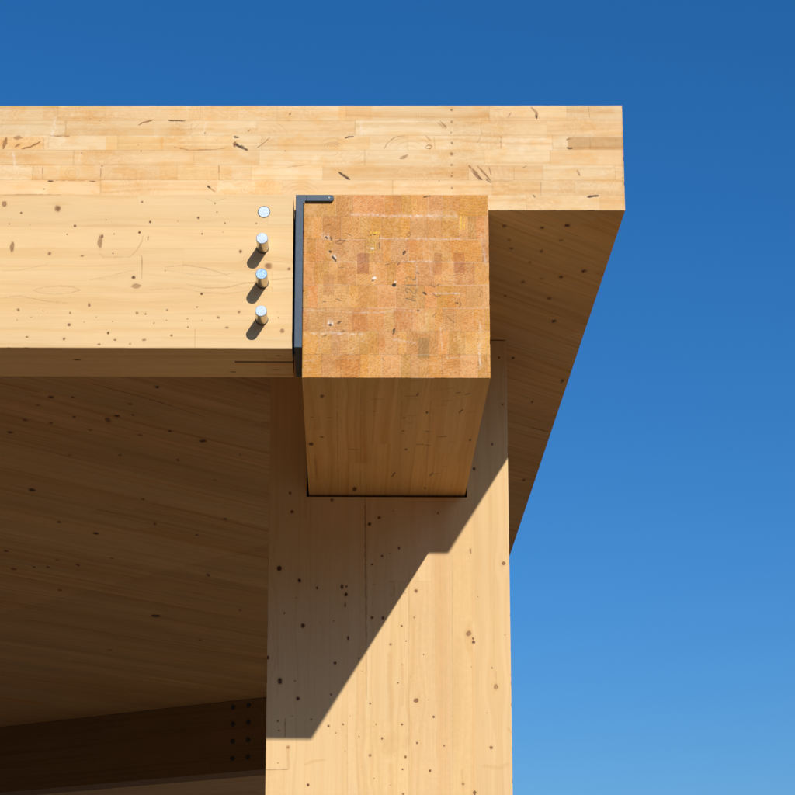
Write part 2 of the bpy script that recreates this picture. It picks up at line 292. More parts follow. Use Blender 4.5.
  ('s',[(0.07,3.6266),(0.0808,3.6295)],0.0065,'white',0.9),
  ('s',[(0.0687,3.6223),(0.0754,3.6238)],0.0043,'black',0.9),
  ('s',[(0.1237,3.6067),(0.1344,3.611)],0.0059,'black',0.95),
  ('s',[(0.1291,3.6167),(0.1358,3.6196)],0.0027,'white',0.7),
  ('s',[(-0.0474,3.5015),(-0.0341,3.5001)],0.0079,'white',0.95),
  ('s',[(-0.0461,3.4958),(-0.0394,3.4958)],0.0058,'black',0.85),
  ('s',[(-0.0234,3.4987),(-0.0127,3.5072)],0.004,'dark',0.7),
  ('s',[(0.1289,3.4863),(0.1276,3.4694)],0.004,'black',0.9),
  ('s',[(0.1534,3.6968),(0.1588,3.7069)],0.0059,'dark',0.9),
  ('s',[(0.1372,3.6667),(0.1453,3.6753)],0.0032,'dark',0.6),
  ('s',[(0.2093,3.8616),(0.2283,3.8674)],0.003,'dark',0.7),
  ('s',[(0.2067,3.5898),(0.2174,3.5813)],0.0042,'dark',0.85),
  ('s',[(0.1905,3.5359),(0.1958,3.5387)],0.0042,'dark',0.7),
  ('s',[(0.1049,3.6667),(0.1184,3.6695)],0.0024,'dark',0.5),
  ('s',[(-0.0188,3.6593),(-0.0054,3.6593)],0.0024,'dark',0.5),
  ('s',[(-0.0639,3.5609),(-0.0532,3.5623)],0.0024,'dark',0.6),
  ('s',[(-0.0264,3.5695),(-0.013,3.5638)],0.0027,'dark',0.6),
  ('s',[(-0.0573,3.7787),(-0.0411,3.783)],0.0024,'brown',0.7),
  ('s',[(-0.0286,3.7296),(-0.0165,3.7383),(-0.003,3.7369),(-0.0138,3.7268),(-0.0273,3.7282)],0.003,'brown',0.85),
  ('s',[(-0.0031,3.7585),(0.0104,3.7528),(0.0158,3.7499)],0.0022,'brown',0.7),
  ('s',[(0.1616,3.7558),(0.1697,3.7601),(0.1751,3.7529),(0.167,3.7472),(0.1616,3.7558)],0.0024,'brown',0.7),
  ('s',[(0.2922,3.5616),(0.3001,3.5559)],0.0042,'dark',0.7),
  ('s',[(0.3029,3.5673),(0.3082,3.5559),(0.3027,3.5446)],0.0022,'dark',0.5),
  ('s',[(0.274,3.6383),(0.2874,3.6355),(0.3062,3.6413)],0.0022,'dark',0.4),
  ('s',[(0.2256,3.6098),(0.2363,3.6041),(0.2524,3.6127)],0.0022,'dark',0.5),
  ('s',[(0.2308,3.587),(0.2441,3.5757),(0.2576,3.5814)],0.0032,'brown',0.6),
  ('s',[(-0.0632,3.4619),(-0.0499,3.4676)],0.0027,'dark',0.5),
  ('s',[(-0.0152,3.4761),(-0.0019,3.479)],0.0026,'dark',0.5),
  ('s',[(0.2705,3.5219),(0.2837,3.5078),(0.2944,3.5022)],0.0027,'dark',0.4),
  ('s',[(0.2439,3.5332),(0.2304,3.519)],0.0021,'brown',0.6),
  ('s',[(0.1882,3.6468),(0.1962,3.6411)],0.003,'dark',0.5),
  ('s',[(0.1022,3.395),(0.0969,3.4062)],0.0021,'brown',0.6),
  ('s',[(0.164,3.6225),(0.1618,3.6296),(0.1653,3.633),(0.172,3.631),(0.1801,3.6231),(0.1868,3.6254),(0.1881,3.6325)],0.002,'pencil',0.75),
  ('s',[(0.1612,3.6091),(0.1875,3.6091)],0.0021,'pencil',0.8),
  ('s',[(0.1639,3.5869),(0.1599,3.5954),(0.1647,3.6003),(0.1719,3.5954),(0.1799,3.5861),(0.188,3.5847),(0.188,3.5983)],0.002,'pencil',0.75),
  ('s',[(0.159,3.5721),(0.1865,3.5636)],0.0022,'pencil',0.8),
  ('s',[(0.159,3.5721),(0.1759,3.5676),(0.1786,3.5778),(0.1879,3.5756)],0.002,'pencil',0.7),
  ('s',[(0.0617,3.7586),(0.0928,3.7598)],0.0038,'yellow',0.85),
  ('s',[(0.0618,3.7045),(0.0928,3.7039)],0.0038,'yellow',0.8),
  ('s',[(0.0618,3.7499),(0.0618,3.7298)],0.0022,'yellow',0.5),
  ('s',[(0.0645,3.7522),(0.0685,3.7528)],0.003,'dark',0.7),
  ('s',[(0.0739,3.7557),(0.0801,3.7523)],0.0035,'dark',0.85),
  ('s',[(0.0896,3.7514),(0.0909,3.7413)],0.0022,'dark',0.5),
  ('s',[(0.0834,3.7298),(0.0834,3.7097)],0.0019,'dark',0.45),
  ('s',[(0.0893,3.7327),(0.0893,3.7125)],0.0024,'dark',0.6),
  ('s',[(0.078,3.7413),(0.0793,3.7097)],0.0016,'yellow',0.5),
  ('s',[(0.0659,3.7139),(0.0753,3.714)],0.0043,'white',0.8),
  ('s',[(0.3104,3.808),(0.3101,3.7704)],0.0022,'yellow',0.7),
  ('s',[(0.3198,3.8051),(0.3195,3.7704)],0.0022,'yellow',0.6),
  ('s',[(-0.119,3.8686),(0.3867,3.8698)],0.0022,'brown',0.25),
  ('s',[(0.2678,3.5951),(0.2712,3.5956),(0.2746,3.595),(0.2775,3.5933),(0.2795,3.5907),(0.2803,3.5877),(0.2799,3.5845),(0.2782,3.5818),(0.2756,3.5797)],0.0014,'brown',0.3),
  ('s',[(0.2647,3.6031),(0.2715,3.6041),(0.2783,3.6029),(0.284,3.5994),(0.288,3.5943),(0.2897,3.5882),(0.2888,3.582),(0.2855,3.5765),(0.2802,3.5724)],0.0014,'brown',0.3),
  ('s',[(0.2615,3.6111),(0.2718,3.6127),(0.2819,3.6108),(0.2906,3.6056),(0.2965,3.5979),(0.299,3.5888),(0.2977,3.5795),(0.2928,3.5711),(0.2848,3.565)],0.0014,'brown',0.3),
  ('s',[(0.2584,3.6192),(0.272,3.6212),(0.2856,3.6187),(0.2971,3.6118),(0.3051,3.6016),(0.3084,3.5894),(0.3066,3.5769),(0.3,3.5658),(0.2895,3.5576)],0.0014,'brown',0.3),
  ('s',[(-0.0344,3.7095),(-0.0334,3.7138),(-0.0307,3.7177),(-0.0264,3.7207),(-0.0211,3.7225),(-0.0153,3.7229),(-0.0095,3.7219),(-0.0046,3.7196),(-0.0008,3.7163)],0.0013,'brown',0.2),
  ('s',[(-0.0523,3.7095),(-0.0505,3.7181),(-0.045,3.7258),(-0.0365,3.7318),(-0.0258,3.7355),(-0.0141,3.7363),(-0.0027,3.7344),(0.0073,3.7297),(0.0147,3.723)],0.0014,'brown',0.2),
  ('s',[(-0.0703,3.7095),(-0.0675,3.7224),(-0.0593,3.734),(-0.0465,3.743),(-0.0305,3.7484),(-0.013,3.7498),(0.0041,3.7468),(0.0191,3.7399),(0.0303,3.7297)],0.0014,'brown',0.2),
  ('s',[(-0.0577,3.4395),(-0.0608,3.4328),(-0.0683,3.4301),(-0.0759,3.4328),(-0.0791,3.4394),(-0.076,3.446),(-0.0684,3.4488),(-0.0609,3.4461),(-0.0577,3.4395)],0.0014,'brown',0.2),
  ('s',[(-0.047,3.4395),(-0.0532,3.4262),(-0.0682,3.4207),(-0.0834,3.4261),(-0.0897,3.4394),(-0.0836,3.4526),(-0.0685,3.4582),(-0.0534,3.4527),(-0.047,3.4395)],0.0013,'brown',0.2),
  ('s',[(-0.0364,3.4395),(-0.0456,3.4196),(-0.0682,3.4114),(-0.0909,3.4195),(-0.1004,3.4393),(-0.0912,3.4593),(-0.0686,3.4676),(-0.0459,3.4594),(-0.0364,3.4395)],0.0013,'brown',0.2),
  ('s',[(0.235,3.3842),(0.2362,3.3874),(0.2397,3.3901),(0.2449,3.3919),(0.251,3.3926),(0.2571,3.392),(0.2622,3.3902),(0.2657,3.3875),(0.2668,3.3843)],0.0013,'brown',0.2),
  ('s',[(0.2191,3.3841),(0.2215,3.3906),(0.2285,3.396),(0.2388,3.3997),(0.251,3.401),(0.2632,3.3997),(0.2735,3.3961),(0.2804,3.3907),(0.2828,3.3843)],0.0013,'brown',0.2),
  ('s',[(0.2031,3.3841),(0.2068,3.3937),(0.2172,3.4019),(0.2328,3.4074),(0.2511,3.4094),(0.2694,3.4075),(0.2848,3.4021),(0.2951,3.394),(0.2987,3.3844)],0.0013,'brown',0.2),
  ('s',[(0.0752,3.8397),(0.0757,3.8419),(0.0773,3.844),(0.0799,3.8458),(0.0833,3.8472),(0.0872,3.8481),(0.0914,3.8484),(0.0956,3.8481),(0.0995,3.8472)],0.0014,'brown',0.2),
  ('s',[(0.0589,3.8396),(0.06,3.8442),(0.0632,3.8484),(0.0684,3.852),(0.0751,3.8548),(0.083,3.8565),(0.0914,3.8571),(0.0998,3.8565),(0.1077,3.8548)],0.0014,'brown',0.2),
  ('s',[(0.0426,3.8396),(0.0443,3.8464),(0.0491,3.8527),(0.0569,3.8582),(0.067,3.8623),(0.0788,3.8649),(0.0914,3.8658),(0.104,3.865),(0.1158,3.8624)],0.0014,'brown',0.2),
],
'col': [
  ('k',-0.1694,3.2895,0.0058,0.0059,0.8),
  ('k',-0.0415,3.3288,0.0058,0.0059,0.6),
  ('k',-0.1764,3.3514,0.0048,0.005,0.8),
  ('k',-0.2088,3.1026,0.008,0.0114,1.0),
  ('k',-0.1432,3.0639,0.0064,0.0078,1.0),
  ('k',-0.0874,3.0398,0.0038,0.0055,0.9),
  ('k',-0.0081,3.0451,0.0048,0.0088,1.0),
  ('k',0.0062,3.0451,0.0038,0.0039,1.0),
  ('k',0.0047,3.0192,0.0058,0.007,1.0),
  ('k',0.0017,2.9851,0.0038,0.0097,0.5),
  ('k',-0.1537,3.007,0.0025,0.0026,0.7),
  ('k',-0.1897,2.9582,0.0032,0.0049,0.6),
  ('k',-0.1307,2.9182,0.0069,0.0079,1.0),
  ('k',-0.0787,2.9282,0.0022,0.0022,0.5),
  ('k',-0.0344,2.9333,0.0032,0.0032,0.9),
  ('k',0.0116,2.8789,0.0041,0.0084,1.0),
  ('k',0.0788,3.25,0.0061,0.0063,0.9),
  ('k',0.1091,3.2715,0.0054,0.0056,0.8),
  ('k',0.1187,3.1451,0.0045,0.0046,0.8),
  ('k',0.1426,3.155,0.0026,0.0026,0.7),
  ('k',0.1728,3.1716,0.0042,0.0055,0.9),
  ('k',0.0869,3.1172,0.0035,0.0036,0.9),
  ('k',0.0934,3.0521,0.0022,0.0023,0.5),
  ('k',0.0872,2.9452,0.0047,0.0049,0.8),
  ('k',0.1219,2.9438,0.0051,0.0061,0.8),
  ('k',0.1539,3.2932,0.0026,0.0026,0.5),
  ('k',0.2976,3.2872,0.0032,0.004,0.8),
  ('k',0.4001,3.1628,0.0038,0.0117,0.35),
  ('k',0.2264,3.0317,0.0064,0.0065,0.55),
  ('k',0.2264,3.0317,0.0038,0.0039,0.4),
  ('k',0.5044,3.1225,0.0072,0.0075,0.6),
  ('k',0.5044,3.1225,0.0035,0.0036,0.15),
  ('k',0.2198,2.946,0.0032,0.0032,0.7),
  ('k',0.1803,2.9184,0.0038,0.0038,0.8),
  ('k',0.3912,2.8955,0.0091,0.0093,0.45),
  ('k',0.4052,2.8795,0.0038,0.0039,0.9),
  ('k',0.4223,3.0149,0.0022,0.0022,0.5),
  ('k',0.5059,2.8914,0.0022,0.0023,0.5),
  ('k',0.1916,3.025,0.0025,0.0026,0.5),
  ('k',-0.24,2.8149,0.0047,0.0077,0.9),
  ('k',-0.2014,2.7402,0.0076,0.0108,1.0),
  ('k',-0.1542,2.7405,0.0032,0.0032,0.8),
  ('k',-0.1443,2.685,0.006,0.0061,1.0),
  ('k',-0.029,2.7986,0.0047,0.0048,1.0),
  ('k',-0.0409,2.6983,0.0035,0.0035,0.9),
  ('k',-0.1625,2.6296,0.0028,0.0028,0.4),
  ('k',-0.2061,2.6135,0.0034,0.0035,0.8),
  ('k',-0.2026,2.5836,0.0038,0.0038,0.7),
  ('k',-0.103,2.6189,0.0037,0.0038,0.8),
  ('k',-0.0482,2.5988,0.0038,0.0038,0.8),
  ('k',-0.0029,2.6039,0.0034,0.0035,0.8),
  ('k',-0.0246,2.577,0.0028,0.0028,0.6),
  ('k',0.0813,2.6707,0.0038,0.0038,0.8),
  ('k',0.056,2.7736,0.0019,0.0019,0.6),
  ('k',0.1001,2.6046,0.0025,0.0025,0.7),
  ('k',0.0471,2.5665,0.0028,0.0028,0.7),
  ('k',0.1188,2.5607,0.0034,0.0049,0.8),
  ('k',0.0815,2.5073,0.005,0.005,0.5),
  ('k',0.0037,2.5208,0.0019,0.0019,0.6),
  ('k',-0.1739,2.5305,0.0057,0.0056,0.5),
  ('k',-0.2045,2.4818,0.0028,0.0028,0.6),
  ('k',-0.1106,2.414,0.0046,0.0047,1.0),
  ('k',0.094,2.4357,0.0028,0.0028,0.5),
  ('k',0.1451,2.4159,0.0028,0.0028,0.5),
  ('k',0.0465,2.8134,0.0028,0.0029,0.9),
  ('k',0.1455,2.8588,0.0047,0.0048,0.6),
  ('k',0.1943,2.8703,0.0032,0.0032,0.7),
  ('k',0.4066,2.8683,0.0057,0.0058,0.95),
  ('k',0.2492,2.8274,0.0028,0.0029,0.8),
  ('k',0.3995,2.7885,0.0022,0.0022,0.5),
  ('k',0.4637,2.7857,0.0031,0.0032,0.8),
  ('k',0.1689,2.7362,0.0031,0.0031,0.8),
  ('k',0.1816,2.7951,0.0022,0.0022,0.4),
  ('k',0.4755,2.7254,0.0071,0.0087,0.5),
  ('k',0.4756,2.7318,0.0038,0.0038,0.5),
  ('k',0.2251,2.6811,0.0081,0.0082,0.6),
  ('k',0.2251,2.6811,0.005,0.005,0.4),
  ('k',0.2795,2.6294,0.004,0.0041,1.0),
  ('k',0.1812,2.6051,0.0041,0.0041,0.8),
  ('k',0.4464,2.6431,0.0019,0.0019,0.5),
  ('k',0.2277,2.5474,0.0037,0.0037,0.8),
  ('k',0.3116,2.5386,0.0034,0.0034,0.6),
  ('k',0.4575,2.5349,0.0059,0.006,0.6),
  ('k',0.1918,2.5034,0.0043,0.0043,0.7),
  ('k',0.1824,2.4644,0.0034,0.0035,0.8),
  ('k',0.2677,2.4603,0.004,0.0052,0.8),
  ('k',0.3696,2.4207,0.0046,0.0046,0.9),
  ('k',0.4048,2.3931,0.0056,0.0078,0.7),
  ('k',0.1838,2.3883,0.0043,0.0043,0.6),
  ('k',0.414,3.4337,0.0054,0.0057,1.0),
  ('k',0.4728,3.5175,0.0042,0.0044,0.9),
  ('k',0.5083,3.6508,0.0039,0.004,1.0),
  ('k',0.4991,3.8107,0.0039,0.0041,1.0),
  ('k',0.3557,3.3603,0.0032,0.0033,0.5),
  ('k',0.2626,2.6829,0.0019,0.0019,0.4),
  ('k',0.0188,2.6308,0.0016,0.0016,0.6),
  ('k',-0.0189,2.6811,0.0016,0.0016,0.5),
  ('k',0.1592,2.5063,0.0016,0.0016,0.6),
  ('k',0.2066,2.7555,0.0016,0.0016,0.5),
  ('s',[(0.0642,3.3458),(0.0663,3.1318),(0.0693,2.8728)],0.0042,'brown',0.55),
  ('s',[(0.0693,2.8728),(0.0703,2.6817)],0.0022,'brown',0.3),
  ('r',0.2126,2.3864,0.3353,3.6651,(1.0,0.975,0.985),1),
  ('r',0.3453,2.3869,0.4063,3.6655,(1.0,0.955,0.88),0.8),
  ('r',0.0069,2.3844,0.0693,2.8724,(1.0,0.98,0.97),1),
  ('r',0.0688,2.3853,0.1993,2.6185,(1,0.965,0.9),0.7),
  ('r',-0.2416,2.3825,-0.1723,2.4597,(1,0.97,0.92),0.6),
  ('s',[(-0.2416,2.4597),(-0.1701,2.4618)],0.0022,'brown',0.55),
  ('s',[(-0.1843,2.6231),(-0.1837,2.5633)],0.0022,'brown',0.7),
  ('s',[(-0.174,2.5321),(-0.1717,2.4665)],0.005,'orange',0.45),
  ('s',[(-0.1174,2.4793),(-0.0926,2.4889),(-0.0615,2.4922)],0.005,'orange',0.3),
  ('s',[(0.1439,2.8252),(0.1407,2.7455),(0.1469,2.6822),(0.1438,2.619)],0.0101,'orange',0.3),
  ('s',[(0.1847,2.7935),(0.1877,2.7141),(0.1813,2.6666)],0.0062,'orange',0.25),
  ('s',[(0.125,2.531),(0.1499,2.5719),(0.1499,2.5249),(0.1312,2.5186)],0.0155,'orange',0.25),
  ('s',[(0.1966,2.5628),(0.1904,2.5377)],0.0126,'orange',0.22),
  ('s',[(0.1467,2.4781),(0.1498,2.385)],0.0095,'orange',0.25),
  ('s',[(0.358,2.8745),(0.3532,2.6835),(0.3489,2.542)],0.0157,'orange',0.16),
  ('s',[(0.2045,3.1325),(0.2023,2.3854)],0.0016,'brown',0.25),
  ('s',[(0.3428,3.1495),(0.3384,2.3864)],0.0019,'brown',0.28),
  ('s',[(0.4744,3.1338),(0.4687,2.6842)],0.0013,'brown',0.15),
  ('s',[(0.4761,2.773),(0.4754,2.7159)],0.0037,'orange',0.4),
  ('s',[(0.4351,2.4771),(0.4846,2.4712),(0.5096,2.4838)],0.0074,'orange',0.28),
  ('s',[(0.5111,2.5964),(0.5264,2.5745)],0.0038,'orange',0.4),
  ('s',[(0.1409,3.0621),(0.1568,3.0622),(0.1567,3.0183),(0.1409,3.0183)],0.0016,'brown',0.5),
  ('s',[(0.3669,2.4641),(0.3694,2.4021)],0.0043,'orange',0.35),
  ('s',[(0.0095,2.6181),(0.0105,2.3839)],0.0012,'brown',0.25),
  ('s',[(-0.2092,2.8712),(-0.2069,2.6799)],0.0013,'brown',0.3),
  ('s',[(-0.0467,3.1312),(-0.0433,2.5706)],0.0013,'brown',0.2),
  ('s',[(0.4675,3.3475),(0.4661,3.232)],0.0032,'orange',0.3),
],
'boxs': [
  ('k',-0.0639,5.5056,0.0059,0.0158,0.8),
  ('k',-0.094,5.706,0.0022,0.0077,0.8),
  ('k',-0.1007,5.9722,0.0077,0.0191,0.9),
  ('k',-0.0676,5.8993,0.0052,0.0092,0.7),
  ('k',0.0302,6.479,0.0077,0.0293,0.8),
  ('k',0.1804,6.0246,0.0035,0.0128,1.0),
  ('k',0.2533,6.4634,0.0032,0.0122,0.6),
  ('k',0.364,5.9249,0.0041,0.0144,0.8),
  ('k',0.2282,5.6549,0.0036,0.0123,0.9),
  ('k',-0.1183,5.3483,0.0026,0.0086,0.5),
  ('k',0.1662,5.8357,0.0043,0.0075,0.6),
  ('k',0.1655,5.708,0.0039,0.0067,0.6),
  ('s',[(-0.0545,5.7056),(-0.0291,5.7101)],0.0028,'dark',0.6),
  ('s',[(0.0084,6.0268),(0.044,6.0306)],0.0036,'dark',0.7),
  ('s',[(0.0717,5.6518),(0.091,5.6374)],0.0028,'dark',0.6),
  ('s',[(0.1459,6.334),(0.1538,6.2759)],0.004,'dark',0.7),
  ('s',[(0.2082,5.9715),(0.2318,5.9733)],0.0043,'dark',0.85),
  ('s',[(0.2295,5.835),(0.2442,5.8448)],0.0034,'dark',0.8),
  ('s',[(0.2998,5.4752),(0.3129,5.4662)],0.0041,'dark',0.9),
  ('s',[(0.3252,5.4928),(0.3377,5.4749)],0.0035,'dark',0.8),
  ('s',[(0.3178,5.6587),(0.3268,5.6209)],0.0039,'dark',0.8),
  ('s',[(0.1652,5.5033),(0.1951,5.5031),(0.1966,5.4673)],0.0044,'brown',0.8),
  ('s',[(0.1632,5.5305),(0.1985,5.5211)],0.0032,'brown',0.6),
  ('s',[(0.1762,5.6887),(0.1985,5.6837)],0.0034,'brown',0.6),
  ('s',[(0.1671,5.7663),(0.1949,5.7464)],0.0029,'brown',0.5),
  ('s',[(0.2666,5.8953),(0.2951,5.8847)],0.007,'brown',0.8),
  ('s',[(0.2652,5.5477),(0.2924,5.5428)],0.0033,'brown',0.5),
  ('s',[(0.2549,5.4402),(0.2948,5.4311)],0.0032,'brown',0.5),
  ('s',[(0.2507,5.5938),(0.2889,5.5841)],0.0028,'brown',0.4),
  ('s',[(0.2349,5.9785),(0.253,5.9888)],0.0035,'brown',0.8),
  ('s',[(0.2567,6.3091),(0.2928,6.2855)],0.004,'brown',0.6),
  ('s',[(0.2707,6.2743),(0.2607,6.3323)],0.003,'dark',0.6),
  ('s',[(0.2928,6.2171),(0.3135,6.2055)],0.003,'brown',0.5),
  ('s',[(0.3401,5.6584),(0.364,5.6393)],0.0028,'brown',0.5),
  ('s',[(0.3068,5.9463),(0.3238,5.9357)],0.0029,'brown',0.4),
  ('s',[(0.0701,5.5314),(0.103,5.5311)],0.0028,'brown',0.5),
  ('s',[(0.172,5.3714),(0.2036,5.3625)],0.0042,'brown',0.5),
  ('s',[(-0.0226,5.3474),(-0.0223,6.5413)],0.0016,'brown',0.5),
  ('s',[(0.0412,5.3469),(0.0497,6.5402)],0.0013,'brown',0.45),
  ('s',[(0.2295,5.3452),(0.2561,6.537)],0.0016,'brown',0.4),
  ('s',[(0.15,5.3459),(0.173,6.5383)],0.0013,'brown',0.3),
  ('s',[(-0.0904,6.0894),(-0.0877,6.3727)],0.006,'brown',0.3),
  ('r',0.202,5.4672,0.2492,5.8247,(1.08,1.1,1.05),0.3),
  ('r',-0.1129,5.3482,-0.0288,6.5414,(0.95,0.93,0.92),0.8),
  ('r',0.0651,5.3467,0.1762,6.5382,(0.95,0.94,0.9),0.7),
],
'sof': [
  ('k',0.444,5.5712,0.007,0.0111,0.8),
  ('k',0.552,5.5857,0.007,0.0111,0.8),
  ('k',0.6204,5.567,0.0084,0.0132,1.0),
  ('k',0.6145,5.6758,0.0066,0.0106,0.6),
  ('k',0.5666,5.761,0.0046,0.0125,0.9),
  ('k',0.4769,5.7417,0.0058,0.0093,0.6),
  ('k',0.7072,5.9212,0.0089,0.0124,0.9),
  ('k',0.6441,5.9713,0.0069,0.0115,0.9),
  ('k',0.5889,5.9883,0.0054,0.0076,0.6),
  ('k',0.534,6.0139,0.0078,0.0132,0.6),
  ('k',0.4889,6.1351,0.0043,0.0086,0.8),
  ('k',0.6258,6.1565,0.0073,0.017,0.6),
  ('k',0.661,6.3616,0.0082,0.0147,0.95),
  ('k',0.5598,6.7287,0.0047,0.0146,1.0),
  ('k',0.7481,6.9751,0.0065,0.0212,0.8),
  ('k',0.6657,7.2175,0.0046,0.0155,1.0),
  ('k',0.7248,8.2685,0.0065,0.0245,0.6),
  ('k',0.4661,5.6762,0.0043,0.0114,0.5),
  ('k',0.5409,5.8485,0.0044,0.0121,0.4),
  ('k',-0.6612,7.0555,0.0099,0.0144,1.0),
  ('k',-1.0504,7.1752,0.0108,0.0142,1.0),
  ('k',-0.9716,7.1744,0.0053,0.0124,0.9),
  ('k',-0.9981,7.4178,0.0074,0.0126,0.8),
  ('k',-0.838,7.4035,0.0111,0.015,1.0),
  ('k',-0.7779,7.3904,0.0073,0.0124,0.8),
  ('k',-0.7757,7.2558,0.0086,0.0145,0.5),
  ('k',-1.0933,7.4948,0.0086,0.0147,0.8),
  ('k',-1.1848,7.4576,0.0113,0.0152,0.7),
  ('k',-1.2644,7.6134,0.0128,0.0179,0.9),
  ('k',-0.8766,7.4542,0.0111,0.0304,0.6),
  ('k',-0.6581,7.5933,0.0086,0.0151,0.9),
  ('k',-0.5425,7.7248,0.0173,0.0213,1.0),
  ('k',-0.7761,7.6473,0.0099,0.0138,0.6),
  ('k',-0.6582,7.9911,0.0079,0.0173,0.7),
  ('k',-1.3017,8.4556,0.0149,0.0288,1.0),
  ('k',-1.2599,8.9975,0.0101,0.0208,0.7),
  ('k',-1.12,9.2061,0.0155,0.0256,0.95),
  ('k',-0.8518,8.5947,0.0076,0.0178,0.7),
  ('k',-0.5236,8.9309,0.0097,0.0234,0.6),
  ('k',-0.6659,9.2258,0.0063,0.0159,0.8),
  ('k',-0.8383,9.026,0.0062,0.0253,0.7),
  ('k',-1.0069,11.0414,0.027,0.0397,1.0),
  ('k',-0.6667,10.0417,0.0078,0.0354,0.7),
  ('k',-1.429,9.8845,0.0078,0.0206,0.6),
  ('k',-1.4969,9.886,0.0078,0.0206,0.7),
  ('k',-1.3658,9.7351,0.0086,0.0189,0.6),
  ('k',-1.6005,9.9313,0.0147,0.026,0.6),
  ('k',-1.2784,9.8385,0.0096,0.0256,0.7),
  ('k',-1.581,9.5552,0.0122,0.021,0.7),
  ('k',-1.4384,10.4025,0.0102,0.0284,0.5),
  ('k',-1.359,12.0271,0.0117,0.0312,0.4),
  ('k',-0.815,11.707,0.0113,0.0296,0.4),
  ('k',-0.3201,7.133,0.0035,0.0116,0.5),
  ('k',-0.5495,10.8728,0.0069,0.0334,0.5),
  ('k',-1.099,9.688,0.0095,0.0166,0.5),
  ('k',-0.9584,7.5837,0.0075,0.0131,0.5),
  ('k',-1.1104,7.2713,0.0073,0.0121,0.6),
  ('k',-0.8802,7.9227,0.0079,0.0142,0.5),
  ('k',-0.4102,7.9165,0.0062,0.0113,0.5),
  ('k',-1.0766,7.9252,0.0078,0.0142,0.4),
  ('k',-0.5296,8.287,0.0066,0.0123,0.5),
  ('s',[(-0.8862,7.0234),(-0.7961,7.1027),(-0.6982,7.1954),(-0.5151,7.4126)],0.0049,'dark',0.55),
  ('s',[(-1.3193,7.7207),(-1.1653,7.8561),(-1.0459,7.9963)],0.0046,'brown',0.4),
  ('s',[(-1.7367,10.3626),(-1.6015,10.4778),(-1.4635,10.5954),(-1.1763,10.8125)],0.0081,'brown',0.5),
  ('s',[(0.6851,7.526),(0.7578,7.5899)],0.0052,'dark',0.6),
  ('s',[(-0.7323,9.7217),(-0.5382,9.6352),(-0.3547,9.4904)],0.0062,'brown',0.35),
  ('s',[(-1.0961,10.0293),(-0.9857,10.1607)],0.0059,'brown',0.5),
],
}


scene = bpy.context.scene
col = scene.collection

# ------------------------------------------------------------------ noise
_rs = np.random.RandomState(7)
_tab = _rs.rand(256, 256)
def vn(x, y, seed=0):
    x = x + seed * 17.31; y = y + seed * 9.77
    xi = np.floor(x).astype(np.int64); yi = np.floor(y).astype(np.int64)
    fx = x - xi; fy = y - yi
    fx = fx * fx * (3 - 2 * fx); fy = fy * fy * (3 - 2 * fy)
    def R(i, j): return _tab[(i + 31 * (j >> 8)) & 255, j & 255]
    a = R(xi, yi); b = R(xi + 1, yi); c = R(xi, yi + 1); d = R(xi + 1, yi + 1)
    return (a * (1 - fx) + b * fx) * (1 - fy) + (c * (1 - fx) + d * fx) * fy
def fbm(x, y, seed=0, n=3):
    s = 0; w = 1; t = 0
    for i in range(n):
        s = s + w * vn(x * 2 ** i, y * 2 ** i, seed + i * 3); t += w; w *= .5
    return s / t
def hsh(a, b, k):
    return _tab[(a * 37 + b * 101 + k * 59) & 255, (a * 71 + b * 29 + k * 83) & 255]
def sst(e0, e1, x):
    t = np.clip((x - e0) / (e1 - e0), 0, 1); return t * t * (3 - 2 * t)

INK = {'dark': (.10, .045, .018), 'brown': (.30, .13, .038), 'black': (.035, .022, .012), 'white': (.80, .72, .60),
       'pencil': (.24, .15, .08), 'yellow': (.85, .55, .04), 'orange': (.60, .32, .11)}

# ------------------------------------------------------------------ painting of timber surfaces
SHIFT = None
def knot_shift(a, b, marks, across):
    D_ = np.zeros((len(a), len(b)))
    for m in marks:
        if m[0] != 'k' or max(m[3], m[4]) < .0026: continue
        _, a0, b0, ra, rb, dk = m; rr = .5 * (ra + rb)
        la, lb = (4 * rr, 10 * rr) if across == 'a' else (10 * rr, 4 * rr)
        i0, i1 = np.searchsorted(a, (a0 - 2.5 * la, a0 + 2.5 * la)); j0, j1 = np.searchsorted(b, (b0 - 2.5 * lb, b0 + 2.5 * lb))
        if i1 <= i0 or j1 <= j0: continue
        A, B = np.meshgrid(a[i0:i1], b[j0:j1], indexing='ij')
        d = (A - a0) if across == 'a' else (B - b0)
        D_[i0:i1, j0:j1] -= d * np.exp(-((A - a0) / la) ** 2 - ((B - b0) / lb) ** 2) * .9
    return D_

